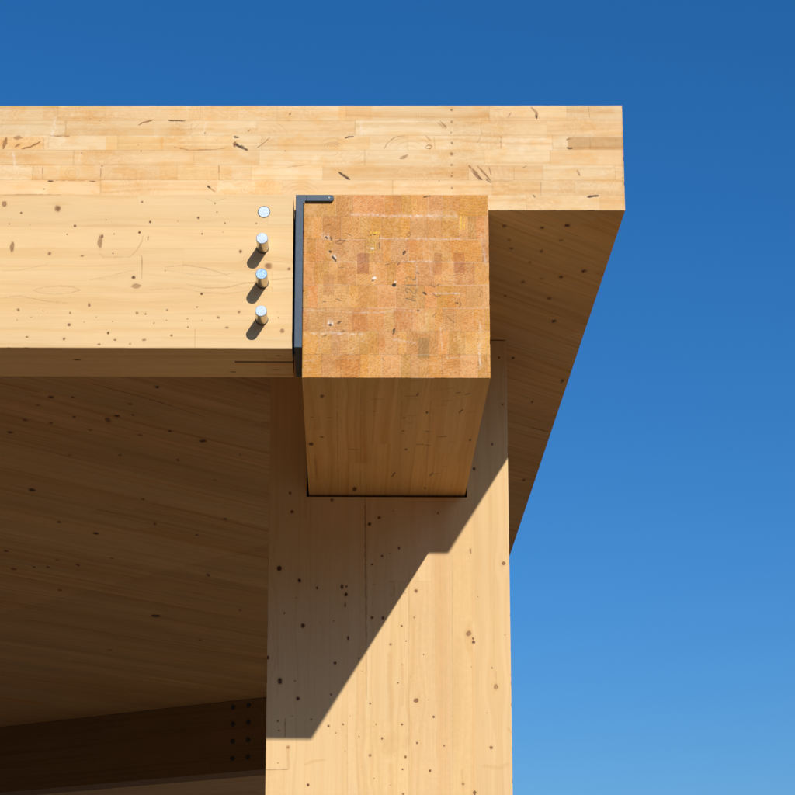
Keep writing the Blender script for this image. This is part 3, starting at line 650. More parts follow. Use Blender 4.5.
def timber(S, T, lam, blen, seed, base, tv=.05, gr=.10, off=0.0, warm=.5, seam=.10, joint=.10, wave=.02):
    """S runs along the grain, T across it; lam = lamella width, blen = length between end joints"""
    Lf = T / lam + off
    L = np.floor(Lf).astype(np.int64)
    Sl = S / blen + hsh(L, L * 0 + seed, 1) * 7.3
    Sw = Sl + .25 * np.sin(Sl * 2.1 + L)
    B = np.floor(Sw).astype(np.int64)
    r1, r2, r3 = hsh(L, B, seed), hsh(L, B, seed + 5), hsh(L, B, seed + 11)
    Ts = T + (SHIFT if SHIFT is not None and np.shape(SHIFT) == np.shape(T) else 0)
    Tw = Ts + wave * (vn(S * 1.1 + r1 * 40, T * 5, seed) - .5) + wave * .3 * (vn(S * 5, T * 18, seed + 2) - .5)
    sp = .0055 + .007 * r2
    st = vn(Tw / sp + r3 * 90, S * .5 + r1 * 33, seed + 4)
    st2 = vn(Tw / .0048 + r1 * 60, S * 1.3, seed + 8)
    lw = sst(.62, .98, st)
    blot = fbm(S * 3.5, T * 9, seed + 20)
    c = np.empty(S.shape + (3,))
    br = 1 + tv * 2 * (r1 - .5) + .05 * (blot - .5)
    wm = warm * (r2 - .5) * .16
    g = gr * (lw * .9 + (st - .5) * .5 + (st2 - .5) * .45)
    for i, (k, w) in enumerate(((.55, .35), (1.0, 1.0), (1.75, 2.0))):
        c[..., i] = base[i] * br * (1 - wm * w) * (1 - g * k)
    sk_ = fbm(Tw / .013 + r3 * 20, S * .55 + r1 * 9, seed + 50)
    c *= 1 - (sst(.5, .85, sk_) * .9 * gr)[..., None] * np.array([.35, .9, 1.7])
    wash = fbm(S * 1.7, T * 2.6, seed + 60) - .5
    c *= 1 + (.07 * wash)[..., None] * np.array([1, 1.2, 1.5])
    fT = np.abs(Lf - np.round(Lf)) * lam
    fS = np.abs(Sw - np.round(Sw)) * blen
    on = .35 + .65 * sst(.3, .6, vn(S * 2.3, L * 3.7, seed + 30))
    k = 1 - seam * sst(.0016, .0004, fT) * on - joint * sst(.0016, .0004, fS)
    c *= k[..., None] ** np.array([.8, 1.0, 1.3])
    return c

def mix(c, sl, ink, m):
    c[sl] = c[sl] * (1 - m[..., None]) + np.array(ink) * m[..., None]

def apply_marks(c, a, b, marks, ks=1.0):
    for m in marks:
        if m[0] == 'k':
            _, a0, b0, ra, rb, dk = m
            q_ = .72 if max(ra, rb) < .0034 else .88; ra *= q_; rb *= q_
            R = 4.5
            i0, i1 = np.searchsorted(a, (a0 - R * ra, a0 + R * ra)); j0, j1 = np.searchsorted(b, (b0 - R * rb, b0 + R * rb))
            if i1 <= i0 or j1 <= j0: continue
            A, Bb = np.meshgrid(a[i0:i1], b[j0:j1], indexing='ij')
            n = (vn(A / max(ra, .002) * 1.3, Bb / max(rb, .002) * 1.3, 3) - .5) * .42
            e = np.sqrt(((A - a0) / ra) ** 2 + ((Bb - b0) / rb) ** 2) + n
            sl = (slice(i0, i1), slice(j0, j1))
            halo = np.exp(-np.clip(e - .9, 0, None) ** 2 / .6) * (.05 + .16 * dk)
            c[sl] *= 1 - halo[..., None] * np.array([.30, .55, .85])
            dkc = np.array([.38, .185, .065]) * (1 - dk) + np.array([.12, .05, .022]) * dk
            core = sst(1.10, .78, e) * np.clip(.58 + .5 * dk, 0, 1)
            mix(c, sl, dkc, core * (1 + (.16 * np.sin(e * 11) if ra > .004 else 0)))
            ring = np.exp(-((e - 1.0) / .16) ** 2) * .28 * (ra > .004)
            mix(c, sl, (.17, .08, .035), ring)
        elif m[0] == 's':
            _, pts, w, ink, al = m
            P = np.array(pts); w = max(w, .0012)
            i0, i1 = np.searchsorted(a, (P[:, 0].min() - 4 * w, P[:, 0].max() + 4 * w))
            j0, j1 = np.searchsorted(b, (P[:, 1].min() - 3 * w, P[:, 1].max() + 3 * w))
            if i1 <= i0 or j1 <= j0: continue
            A, Bb = np.meshgrid(a[i0:i1], b[j0:j1], indexing='ij')
            A2 = A + (vn(A / .006, Bb / .006, 5) - .5) * w * .5; B2 = Bb + (vn(A / .006, Bb / .006, 6) - .5) * w * .5
            best = np.full(A.shape, 9.0); par = np.zeros(A.shape)
            seg = np.sqrt(((P[1:] - P[:-1]) ** 2).sum(1)); tot = seg.sum() + 1e-9; cum = 0
            for p, q, sl_ in zip(P[:-1], P[1:], seg):
                d = q - p; ll = max((d ** 2).sum(), 1e-12)
                t = np.clip(((A2 - p[0]) * d[0] + (B2 - p[1]) * d[1]) / ll, 0, 1)
                dd = np.hypot(A2 - p[0] - t * d[0], B2 - p[1] - t * d[1])
                par = np.where(dd < best, (cum + t * sl_) / tot, par); best = np.minimum(best, dd); cum += sl_
            soft = .9 if ink == 'orange' else .35
            we = w
            if ink != 'orange' and ink != 'pencil':
                we = w * (.35 + .75 * np.sqrt(np.clip(4 * par * (1 - par), 0, 1))) * (.6 + .8 * vn(par * tot / .009, Bb * 0 + P[0, 0] * 60, 15))
            mk = sst(we * (.5 + soft), we * (.5 - soft * .5), best) * min(1, al * 1.15) * (.8 + .4 * vn(A / .004, Bb / .004, 9))
            if ink == 'white' and tot > .012:
                mk = mk * sst(.25, .75, fbm(A / .006, Bb / .006, 19)) * .8
                mk = np.maximum(mk, sst(w * 2.6, 0, best) * al * .35 * sst(.4, .7, fbm(A / .005, Bb / .005, 18)))
            if ink == 'yellow': mk = mk * sst(.3, .6, vn(A / .0035, Bb / .0035, 25))
            mix(c, (slice(i0, i1), slice(j0, j1)), INK[ink], np.clip(mk, 0, 1))
        else:
            _, a0, b0, a1, b1, tint, al = m
            i0, i1 = np.searchsorted(a, (a0, a1)); j0, j1 = np.searchsorted(b, (b0, b1))
            if i1 <= i0 or j1 <= j0: continue
            t = 1 + (np.array(tint) - 1) * al
            A, Bb = np.meshgrid(a[i0:i1], b[j0:j1], indexing='ij')
            c[i0:i1, j0:j1] *= t * (1 + .05 * (vn(A / .009, Bb / .009, 12) - .5))[..., None]
    return c

def endgrain(A, B, base):
    """sawn and stained end of a block-glued beam: eight layers of upright pieces"""
    h = (zs - zb) / 8
    rowf = (B - zb) / h
    row = np.floor(rowf).astype(np.int64)
    u = (A - Xb0) / .0315
    v = u + .35 * np.sin(u * 1.3 + row * 2.1) + hsh(row, row * 0 + 3, 2)
    ce = np.floor(v).astype(np.int64)
    ce = np.where(hsh(row, ce, 9) > .62, ce - 1, ce)          # some pieces are twice as wide
    r1, r2, r3, r4 = (hsh(row, ce, k) for k in (1, 4, 8, 15))
    cx = Xb0 + (ce + .5 + (r1 - .5) * 5) * .0315; cz = zb + (row + .5 + (r2 - .5) * 7) * h
    rr = np.hypot(A - cx, B - cz) + .002 * vn(A / .015, B / .015, 3)
    ring = .5 + .5 * np.sin(rr / (.0006 + .0007 * r3))
    sp1 = fbm(A / .0045, B / .0045, 41); sp2 = vn(A / .0021, B / .0021, 44); blot = fbm(A / .035, B / .035, 47)
    c = np.empty(A.shape + (3,))
    br = (1 + .24 * (r1 - .5)) * (1 + .16 * (ring - .5)) * (1 + .24 * (blot - .5)) * (1 + .30 * (sp2 - .5))
    pk = (r4 - .5)
    sat = (r2 - .5)
    c[..., 0] = base[0] * br * (1 + .02 * pk)
    c[..., 1] = base[1] * br * (1 - .08 * pk - .18 * sat) 
    c[..., 2] = base[2] * br * (1 + .34 * pk - .62 * sat)
    chalk = sst(.44, .74, sp1 * .6 + blot * .35 + .10 * sp2) * .42
    c = c * (1 - chalk[..., None]) + np.array([.68, .42, .20]) * chalk[..., None]
    dk = sst(.40, .20, sp1 * .7 + .3 * sp2) * .45
    c = c * (1 - dk[..., None]) + np.array([.34, .15, .06]) * dk[..., None]
    # glue lines, pale where the glue was squeezed out, thin and brown elsewhere
    fr = np.abs(rowf - np.round(rowf)) * h
    on = sst(.35, .7, vn(A / .06, row * 5.3, 21))
    m = sst(.0020, .0005, fr + .0008 * sp2)
    c = c * (1 - .5 * (m * on)[..., None]) + np.array([.76, .56, .38]) * .5 * (m * on)[..., None]
    c *= 1 - .26 * (m * (1 - on))[..., None]
    fc = np.abs(v - np.round(v)) * .0315
    same = np.where(hsh(row, np.floor(v + .06).astype(np.int64), 9) > .62, np.floor(v + .06).astype(np.int64) - 1, np.floor(v + .06).astype(np.int64)) == \
           np.where(hsh(row, np.floor(v - .06).astype(np.int64), 9) > .62, np.floor(v - .06).astype(np.int64) - 1, np.floor(v - .06).astype(np.int64))
    mc = sst(.0014, .0004, fc) * (~same)
    c = c * (1 - .30 * mc[..., None]) + .30 * mc[..., None] * np.where((r1 > .5)[..., None], np.array([.72, .50, .30]), np.array([.30, .13, .05]))
    return c

# ------------------------------------------------------------------ mesh building
class MB:
    """collects painted grids and plain quads into ONE mesh"""
    def __init__(s): s.v = []; s.f = []; s.c = []; s.n = 0
    def grid(s, V, C):
        n, m = V.shape[:2]
        s.v.append(V.reshape(-1, 3)); s.c.append(C.reshape(-1, 3))
        I = np.arange(n * m).reshape(n, m) + s.n
        s.f.append(np.stack([I[:-1, :-1], I[1:, :-1], I[1:, 1:], I[:-1, 1:]], -1).reshape(-1, 4)); s.n += n * m
    def gridmask(s, V, C, keep):
        n, m = V.shape[:2]
        s.v.append(V.reshape(-1, 3)); s.c.append(C.reshape(-1, 3))
        I = np.arange(n * m).reshape(n, m) + s.n
        F = np.stack([I[:-1, :-1], I[1:, :-1], I[1:, 1:], I[:-1, 1:]], -1)
        s.f.append(F[keep]); s.n += n * m
    def quad(s, p, color=(.55, .38, .21)):
        s.v.append(np.array(p, float)); s.c.append(np.tile(np.array(color, float), (4, 1)))
        s.f.append(np.arange(4).reshape(1, 4) + s.n); s.n += 4
    def build(s, name, mat, parent=None):
        v = np.concatenate(s.v).astype(np.float32); f = np.concatenate(s.f).astype(np.int32)
        c = np.concatenate(s.c).astype(np.float32)
        me = bpy.data.meshes.new(name)
        me.vertices.add(len(v)); me.vertices.foreach_set('co', v.ravel())
        me.loops.add(f.size); me.loops.foreach_set('vertex_index', f.ravel())
        me.polygons.add(len(f)); me.polygons.foreach_set('loop_start', np.arange(0, f.size, 4, dtype=np.int32))
        me.update(calc_edges=True)
        at = me.attributes.new('wood_colour', 'FLOAT_COLOR', 'POINT')
        at.data.foreach_set('color', np.concatenate([c, np.ones((len(c), 1), np.float32)], 1).ravel())
        me.materials.append(mat)
        o = bpy.data.objects.new(name, me); col.objects.link(o)
        if parent: o.parent = parent
        return o

def axis(*segs):
    """segs: (start, end, step) one after the other, joined into one sorted coordinate list"""
    out = []
    for a, b, st in segs:
        n = max(1, int(math.ceil((b - a) / st)))
        out.append(np.linspace(a, b, n + 1)[:-1])
    out.append(np.array([segs[-1][1]]))
    return np.concatenate(out)

CH = .0022          # eased edges
def front(mb, a, b, y, painter, marks=(), c=CH, keep=None, ends=(1, 1, 1, 1), across='b'):
    """vertical face in the plane y (facing -y), eased at its edges; a = x, b = z"""
    a = a.copy(); b = b.copy()
    A, B = np.meshgrid(a, b, indexing='ij')
    global SHIFT
    SHIFT = knot_shift(a, b, marks, across) if across else None
    C = painter(A, B); SHIFT = None; C = apply_marks(C, a, b, marks)
    wear = c * (.35 + .8 * fbm(A / .05, B / .05, 61) + 2.2 * sst(.72, .95, vn(A / .012, B / .012, 62)))
    Y = np.full(A.shape, y)
    if ends[0]: Y[0, :] += wear[0, :]
    if ends[1]: Y[-1, :] += wear[-1, :]
    if ends[2]: Y[:, 0] = np.maximum(Y[:, 0], y + wear[:, 0])
    if ends[3]: Y[:, -1] = np.maximum(Y[:, -1], y + wear[:, -1])
    lum = C.sum(-1); Y = Y + np.clip((.9 - lum) * .0012, 0, .0009)
    V = np.stack([A, Y, B], -1)
    if keep is None: mb.grid(V, C)
    else: mb.gridmask(V, C, keep(A, B))

def under(mb, a, b, z, painter, marks=()):
    """horizontal face in the plane z (facing down); a = x, b = y"""
    A, B = np.meshgrid(a, b, indexing='ij')
    C = painter(A, B); C = apply_marks(C, a, b, marks)
    mb.grid(np.stack([A, B, np.full(A.shape, z)], -1), C)

def side(mb, x, b, z, painter):
    A, B = np.meshgrid(b, z, indexing='ij')
    mb.grid(np.stack([np.full(A.shape, x), A, B], -1), painter(A, B))

# ------------------------------------------------------------------ materials
def new_mat(name):
    m = bpy.data.materials.new(name); m.use_nodes = True
    nt = m.node_tree; nt.nodes.clear()
    out = nt.nodes.new('ShaderNodeOutputMaterial'); b = nt.nodes.new('ShaderNodeBsdfPrincipled')
    nt.links.new(b.outputs[0], out.inputs[0])
    return m, nt, b

def wood_mat(name, scale, rotz=0.0, amp=.10, rough=.62, bump=.12, spec=.25):
    m, nt, b = new_mat(name)
    L = nt.links.new; N = nt.nodes.new
    at = N('ShaderNodeAttribute'); at.attribute_name = 'wood_colour'
    tc = N('ShaderNodeTexCoord')
    rt = N('ShaderNodeVectorRotate'); rt.rotation_type = 'Z_AXIS'; rt.inputs['Angle'].default_value = -rotz
    mp = N('ShaderNodeMapping'); mp.inputs['Scale'].default_value = scale
    L(tc.outputs['Object'], rt.inputs['Vector']); L(rt.outputs[0], mp.inputs['Vector'])
    n1 = N('ShaderNodeTexNoise'); n1.inputs['Scale'].default_value = 1; n1.inputs['Detail'].default_value = 6; n1.inputs['Roughness'].default_value = .65
    L(mp.outputs[0], n1.inputs['Vector'])
    n2 = N('ShaderNodeTexNoise'); n2.inputs['Scale'].default_value = 2.3; n2.inputs['Detail'].default_value = 3
    L(tc.outputs['Object'], n2.inputs['Vector'])
    r1 = N('ShaderNodeMapRange'); r1.inputs[1].default_value = .3; r1.inputs[2].default_value = .7
    r1.inputs[3].default_value = 1 - amp; r1.inputs[4].default_value = 1 + amp * .6
    L(n1.outputs['Fac'], r1.inputs[0])
    r2 = N('ShaderNodeMapRange'); r2.inputs[1].default_value = .3; r2.inputs[2].default_value = .7
    r2.inputs[3].default_value = .96; r2.inputs[4].default_value = 1.03
    L(n2.outputs['Fac'], r2.inputs[0])
    mu = N('ShaderNodeMath'); mu.operation = 'MULTIPLY'; L(r1.outputs[0], mu.inputs[0]); L(r2.outputs[0], mu.inputs[1])
    vm = N('ShaderNodeVectorMath'); vm.operation = 'SCALE'
    L(at.outputs['Color'], vm.inputs[0]); L(mu.outputs[0], vm.inputs['Scale'])
    L(vm.outputs[0], b.inputs['Base Color'])
    b.inputs['Roughness'].default_value = rough; b.inputs['Specular IOR Level'].default_value = spec
    bp = N('ShaderNodeBump'); bp.inputs['Strength'].default_value = bump; bp.inputs['Distance'].default_value = .0012
    L(n1.outputs['Fac'], bp.inputs['Height']); L(bp.outputs[0], b.inputs['Normal'])
    return m

M_slab = wood_mat('slab_spruce', (14, 14, 330), amp=.07)
M_beam = wood_mat('beam_spruce', (7, 40, 420), amp=.06)
M_col = wood_mat('column_spruce', (420, 60, 6), amp=.06)
M_end = wood_mat('sawn_end_grain', (420, 420, 420), amp=.20, bump=.5, rough=.7)
M_soff = wood_mat('soffit_spruce', (5, 120, 60), rotz=math.radians(43), amp=.14)
M_rear = wood_mat('rear_spruce', (4, 60, 150), rotz=math.radians(-35.3), amp=.10)

def metal_mat(name, base, metallic, rough, nscale=60, namp=.08, bump=.1):
    m, nt, b = new_mat(name)
    L = nt.links.new; N = nt.nodes.new
    tc = N('ShaderNodeTexCoord'); n = N('ShaderNodeTexNoise'); n.inputs['Scale'].default_value = nscale; n.inputs['Detail'].default_value = 5
    L(tc.outputs['Object'], n.inputs['Vector'])
    cr = N('ShaderNodeMapRange'); cr.inputs[1].default_value = .3; cr.inputs[2].default_value = .7
    cr.inputs[3].default_value = 1 - namp; cr.inputs[4].default_value = 1 + namp
    L(n.outputs['Fac'], cr.inputs[0])
    rgb = N('ShaderNodeRGB'); rgb.outputs[0].default_value = (*base, 1)
    vm = N('ShaderNodeVectorMath'); vm.operation = 'SCALE'; L(rgb.outputs[0], vm.inputs[0]); L(cr.outputs[0], vm.inputs['Scale'])
    L(vm.outputs[0], b.inputs['Base Color'])
    b.inputs['Metallic'].default_value = metallic
    rr = N('ShaderNodeMapRange'); rr.inputs[3].default_value = rough - .08; rr.inputs[4].default_value = rough + .1
    L(n.outputs['Fac'], rr.inputs[0]); L(rr.outputs[0], b.inputs['Roughness'])
    bp = N('ShaderNodeBump'); bp.inputs['Strength'].default_value = bump; bp.inputs['Distance'].default_value = .001
    L(n.outputs['Fac'], bp.inputs['Height']); L(bp.outputs[0], b.inputs['Normal'])
    return m
M_steel = metal_mat('blue_grey_coated_steel', (.038, .062, .090), .1, .45, 90, .14, .15)
M_zinc = metal_mat('zinc_plated_steel', (.50, .57, .64), .3, .58, 300, .22, .3)
M_zinc_sky = metal_mat('sky_tinted_zinc', (.30, .42, .56), .5, .42, 260, .30, .2)  # blue of the reflected sky is put into this zinc colour
M_zinc_side = metal_mat('zinc_plated_side', (.62, .57, .47), .9, .30, 120, .10, .15)
M_dark = metal_mat('rear_dowel_steel', (.05, .045, .04), .4, .6)

# ------------------------------------------------------------------ tagging
def tag(o, label=None, cat=None, group=None, kind=None):
    if label: o['label'] = label
    if cat: o['category'] = cat
    if group: o['group'] = group
    if kind: o['kind'] = kind
def empty(name, loc):
    o = bpy.data.objects.new(name, None); o.location = loc; o.empty_display_size = .1; col.objects.link(o); return o

SPRUCE = (.752, .508, .243)
SLABC = (.728, .500, .256)

# ------------------------------------------------------------------ ROOF SLAB
XL, YB = -9.0, 17.5
root = empty('roof_slab', (Xr, Ds, zs))
tag(root, 'wide laminated timber roof slab spanning above the edge beam and the column', 'roof')
def local(mb, r):        # store vertices relative to the root
    off = np.array(r.location[:], float)
    mb.v = [v - off for v in mb.v]; return mb
mb = MB()
def p_slab(A, B):
    c = timber(A, B - zs, (zt - zs) / 7, .27, 3, SLABC, tv=.05, gr=.12, warm=.9, seam=.20, joint=.17, wave=.03)
    sw = fbm(A / .05, B / .03, 77); ring = .5 + .5 * np.sin(sw * 60)           # curly end figure of the cross-cut lamellae
    pat = sst(.48, .8, fbm(A / .05, B / .022, 79)) * .13
    c = c * (1 - pat[..., None] * np.array([.1, .8, 2.0]))
    pal = sst(.6, .85, fbm(A / .03, B / .018, 83)) * .10
    c = c * (1 + pal[..., None] * np.array([.3, .8, 1.8]))
    m = sst(.4, .7, vn(A / .11, np.floor((B - zs) / ((zt - zs) / 7)) * 3.3, 78)) * .11
    return c * (1 - (m * ring)[..., None] * np.array([.5, 1, 1.6]))
ax = axis((XL, -2.0, .02), (-2.0, Xr - CH, .0016), (Xr - CH, Xr, CH)); az = axis((zs, zs + CH, CH), (zs + CH, zt - CH, .0016), (zt - CH, zt, CH))
front(mb, ax, az, Ds, p_slab, MARKS['slab'], ends=(0, 1, 1, 1))
p_side = lambda A, B: timber(A, B - zs, (zt - zs) / 7, .8, 23, SLABC, gr=.12)
side(mb, Xr, axis((Ds + CH, YB, .02)), axis((zs, zt, .01)), p_side)
mb.quad([(XL, Ds + CH, zt), (Xr, Ds + CH, zt), (Xr, YB, zt), (XL, YB, zt)], (.55, .45, .32))
mb.quad([(XL, YB, zs), (Xr, YB, zs), (Xr, YB, zt), (XL, YB, zt)]); mb.quad([(XL, Ds, zs), (XL, YB, zs), (XL, YB, zt), (XL, Ds, zt)])
local(mb, root).build('fascia', M_slab, root)
mb = MB()
RA = math.radians(43)
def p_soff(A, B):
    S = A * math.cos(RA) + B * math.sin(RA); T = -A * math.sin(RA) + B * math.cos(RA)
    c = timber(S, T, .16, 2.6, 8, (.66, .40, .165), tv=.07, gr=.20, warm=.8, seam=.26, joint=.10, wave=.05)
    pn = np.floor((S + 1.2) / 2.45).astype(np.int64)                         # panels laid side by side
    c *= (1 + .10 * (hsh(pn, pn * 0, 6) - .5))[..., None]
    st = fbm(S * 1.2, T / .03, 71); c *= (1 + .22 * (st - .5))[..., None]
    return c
xs_ = axis((XL, -2.8, .06), (-2.8, Xr, .0045)); ys_ = axis((Ds + CH, 15.6, .008), (15.6, YB, .1))
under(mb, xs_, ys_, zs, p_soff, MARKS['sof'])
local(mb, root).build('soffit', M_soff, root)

# ------------------------------------------------------------------ EDGE BEAM (left) with its slot and dowels
root = empty('edge_beam', (XE, D, zl))
tag(root, 'pale knotty spruce edge beam with four steel dowels, left of the orange beam end', 'beam')
mb = MB(); SY0, SY1, SX = 5.451, 5.467, -.3008
bt = zs - .002
p_beam = lambda A, B: timber(A, B - zl + .0305, .0628, 1.4, 12, SPRUCE, tv=.03, gr=.085, warm=.5, seam=.05, joint=.07, wave=.035)
front(mb, axis((XL, -2.0, .02), (-2.0, XE - CH, .0016), (XE - CH, XE, CH)), axis((zl, zl + CH, CH), (zl + CH, bt, .0016)), D, p_beam, MARKS['beam'], ends=(0, 1, 1, 0))
p_bu = lambda A, B: timber(A, B - D + .01, .30, 1.6, 31, SPRUCE, gr=.16, tv=.04)
under(mb, axis((XL, -2, .05), (-2, SX, .005)), axis((D + CH, D + tl, .004)), zl, p_bu, [('k', -.31, D + .20, .012, .004, .8), ('k', -.19, D + .17, .010, .003, .9), ('k', -.73, D + .10, .014, .003, .9)])
under(mb, axis((SX, XE, .004)), axis((D + CH, SY0, .004)), zl, p_bu, [('k', -.18, D + .06, .008, .003, .7)])
under(mb, axis((SX, XE, .004)), axis((SY1, D + tl, .004)), zl, p_bu, [('k', -.19, D + .18, .012, .004, .9)])
mb.quad([(SX, SY0, zl), (XE, SY0, zl), (XE, SY0, bt), (SX, SY0, bt)]); mb.quad([(SX, SY1, zl), (XE, SY1, zl), (XE, SY1, bt), (SX, SY1, bt)])
mb.quad([(SX, SY0, zl), (SX, SY1, zl), (SX, SY1, bt), (SX, SY0, bt)])
for y0, y1 in ((D + CH, SY0), (SY1, D + tl)): mb.quad([(XE, y0, zl), (XE, y1, zl), (XE, y1, bt), (XE, y0, bt)])
mb.quad([(XL, D + CH, bt), (XE, D + CH, bt), (XE, D + tl, bt), (XL, D + tl, bt)])
mb.quad([(XL, D + tl, zl), (XE, D + tl, zl), (XE, D + tl, bt), (XL, D + tl, bt)])
mb.quad([(XL, D, zl), (XL, D + tl, zl), (XL, D + tl, bt), (XL, D, bt)])
local(mb, root).build('timber', M_beam, root)

def dowel_mesh(r, L, seg=40, ch=.0022, back=.05):
    prof = [(0, -L), (r - ch, -L), (r - .0006, -L + ch * .45), (r, -L + ch), (r, back), (0, back)]
    vs = []; fs = []
    for pr, y in prof:
        for k in range(seg):
            a = 2 * math.pi * k / seg; vs.append((pr * math.cos(a), y, pr * math.sin(a)))
    for i in range(len(prof) - 1):
        for k in range(seg):
            fs.append((i * seg + k, i * seg + (k + 1) % seg, (i + 1) * seg + (k + 1) % seg, (i + 1) * seg + k))
    me = bpy.data.meshes.new('dowel'); me.from_pydata(vs, [], fs)
    for p in me.polygons: p.use_smooth = True
    me.set_sharp_from_angle(angle=math.radians(22))
    return me
DR = .0157
for i, (x, z, L, mt, lab) in enumerate(((-.2230, 2.2191 + H, .0012, M_zinc, 'top dowel driven flush with the wood'), (-.2245, 2.1156 + H, .069, M_zinc, None),
                               (-.2247, 2.0150 + H, .068, M_zinc_sky, 'dowel with end tinted blue for reflected sky'), (-.2244, 1.9113 + H, .067, M_zinc, None))):
    me = dowel_mesh(DR, L, ch=min(.0016, L * .6)); me.materials.append(M_zinc_side); me.materials.append(mt)
    if 1:
        for p in me.polygons:
            if all(me.vertices[v].co.y < -L + .0015 for v in p.vertices): p.material_index = 1
    o = bpy.data.objects.new('steel_dowel', me); col.objects.link(o); o.parent = root
    o.location = (x - XE, 0, z - zl)
    if lab: o['label'] = lab
    # dark drilled rim of the hole around the dowel
    n = 40; vs = []
    for rr in (DR + .0001, DR + .0014):
        for k in range(n):
            a = 2 * math.pi * k / n; vs.append((rr * math.cos(a), -.0004, rr * math.sin(a)))
    me2 = bpy.data.meshes.new('hole_rim'); me2.from_pydata(vs, [], [(k, (k + 1) % n, n + (k + 1) % n, n + k) for k in range(n)])
    me2.materials.append(M_dark); o2 = bpy.data.objects.new('hole_rim', me2); col.objects.link(o2); o2.parent = o

# ------------------------------------------------------------------ CROSS BEAM (orange end)
BE = Dc + .30
root = empty('cross_beam', (Xb0, D, zb))
tag(root, 'thick square block-glued beam whose orange end grain faces out above the column', 'beam')
mb = MB(); bt = zs - .002
EG = (.62, .278, .068)
p_end = lambda A, B: endgrain(A, B, EG)
front(mb, axis((Xb0, Xb0 + CH, CH), (Xb0 + CH, Xb1 - CH, .0014), (Xb1 - CH, Xb1, CH)), axis((zb, zb + CH, CH), (zb + CH, bt - CH, .0014), (bt - CH, bt, CH)), D, p_end, MARKS['box'], across=None)
local(mb, root).build('end_face', M_end, root)
mb = MB()
p_bs = lambda A, B: timber(B, A - Xb0, .0645, 2.0, 16, (.72, .43, .16), tv=.06, gr=.16, warm=.5, seam=.10, wave=.03)
under(mb, axis((Xb0, Xb1, .002)), axis((D + CH, Dc, .004), (Dc, BE, .05)), zb, p_bs, MARKS['boxs'])
for x in (Xb0, Xb1):
    side(mb, x, axis((D + CH, BE, .02)), axis((zb, bt, .008)), lambda A, B: timber(A, B - zb, (zs - zb) / 8, 1.1, 51, (.78, .54, .27), gr=.15))
mb.quad([(Xb0, D + CH, bt), (Xb1, D + CH, bt), (Xb1, BE, bt), (Xb0, BE, bt)]); mb.quad([(Xb0, BE, zb), (Xb1, BE, zb), (Xb1, BE, bt), (Xb0, BE, bt)])
M_bs = wood_mat('cross_beam_side', (260, 6, 260), amp=.09)
local(mb, root).build('timber', M_bs, root)

# ------------------------------------------------------------------ COLUMN with the pocket the cross beam sits in
root = empty('timber_column', (Xc0, Dc, 0))
tag(root, 'tall broad laminated timber column standing under the orange beam end', 'column')
mb = MB(); ct = zs - .003; CB = Dc + .62
PX0, PX1, PZ, PY = Xb0 - .008, Xb1 + .006, zb - .009, Dc + .34
p_col = lambda A, B: timber(B, A - Xc0 + .012, .1335, 2.2, 22, SPRUCE, tv=.022, gr=.075, warm=.35, seam=.05, joint=.05, wave=.03)
ax = axis((Xc0, Xc0 + CH, CH), (Xc0 + CH, PX0, .0013), (PX0, PX1, .0013), (PX1, Xc1 - CH, .0013), (Xc1 - CH, Xc1, CH))
az = axis((0.0, 2.35, .01), (2.35, PZ, .0015), (PZ, ct, .003))
def keep(A, B):
    a = (A[:-1, :-1] + A[1:, :-1]) / 2; b = (B[:-1, :-1] + B[:-1, 1:]) / 2
    return ~((a > PX0) & (a < PX1) & (b > PZ))
front(mb, ax, az, Dc, p_col, MARKS['col'], keep=keep, ends=(1, 1, 0, 0), across='a')
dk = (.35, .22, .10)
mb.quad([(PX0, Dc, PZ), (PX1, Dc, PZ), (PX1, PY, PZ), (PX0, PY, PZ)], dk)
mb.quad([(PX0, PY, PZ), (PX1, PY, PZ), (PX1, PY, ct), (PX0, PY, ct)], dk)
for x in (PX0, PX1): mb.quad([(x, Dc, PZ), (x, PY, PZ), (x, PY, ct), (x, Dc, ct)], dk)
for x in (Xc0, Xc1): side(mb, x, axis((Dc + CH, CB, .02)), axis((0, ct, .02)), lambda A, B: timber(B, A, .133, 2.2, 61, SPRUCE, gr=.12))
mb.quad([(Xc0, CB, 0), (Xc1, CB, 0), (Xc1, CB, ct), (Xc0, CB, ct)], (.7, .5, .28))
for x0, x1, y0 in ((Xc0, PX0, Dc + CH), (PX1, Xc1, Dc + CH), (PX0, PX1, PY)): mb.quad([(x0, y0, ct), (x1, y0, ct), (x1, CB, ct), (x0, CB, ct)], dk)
o = local(mb, root).build('shaft', M_col, root)
# ------------------------------------------------------------------ STEEL BRACKET
def prism(name, outline, y0, y1, mat, parent=None, bev=.0012, org=(0, 0, 0)):
    n = len(outline)
    vs = [(x - org[0], y0 - org[1], z - org[2]) for x, z in outline] + [(x - org[0], y1 - org[1], z - org[2]) for x, z in outline]
    fs = [tuple(range(n))[::-1], tuple(range(n, 2 * n))] + [(i, (i + 1) % n, n + (i + 1) % n, n + i) for i in range(n)]
    me = bpy.data.meshes.new(name); me.from_pydata(vs, [], fs); me.materials.append(mat)
    o = bpy.data.objects.new(name, me); col.objects.link(o); o.parent = parent
    if bev:
        b = o.modifiers.new('bevel', 'BEVEL'); b.width = bev; b.segments = 2; b.limit_method = 'ANGLE'
    return o
org = (-.138, D, zl)
root = empty('steel_bracket', org)
tag(root, 'blue grey steel hanger bracket between the edge beam and the orange beam end', 'bracket')
bz1 = 2.2655 + H
prism('end_plate', [(-.1370, zl), (-.1168, zl), (-.1168, 2.2405 + H), (-.1155, 2.2440 + H), (-.1120, 2.2470 + H), (-.1080, 2.2478 + H), (-.1080, bz1), (-.1370, bz1)], D - .009, D - .0006, M_steel, root, org=org)
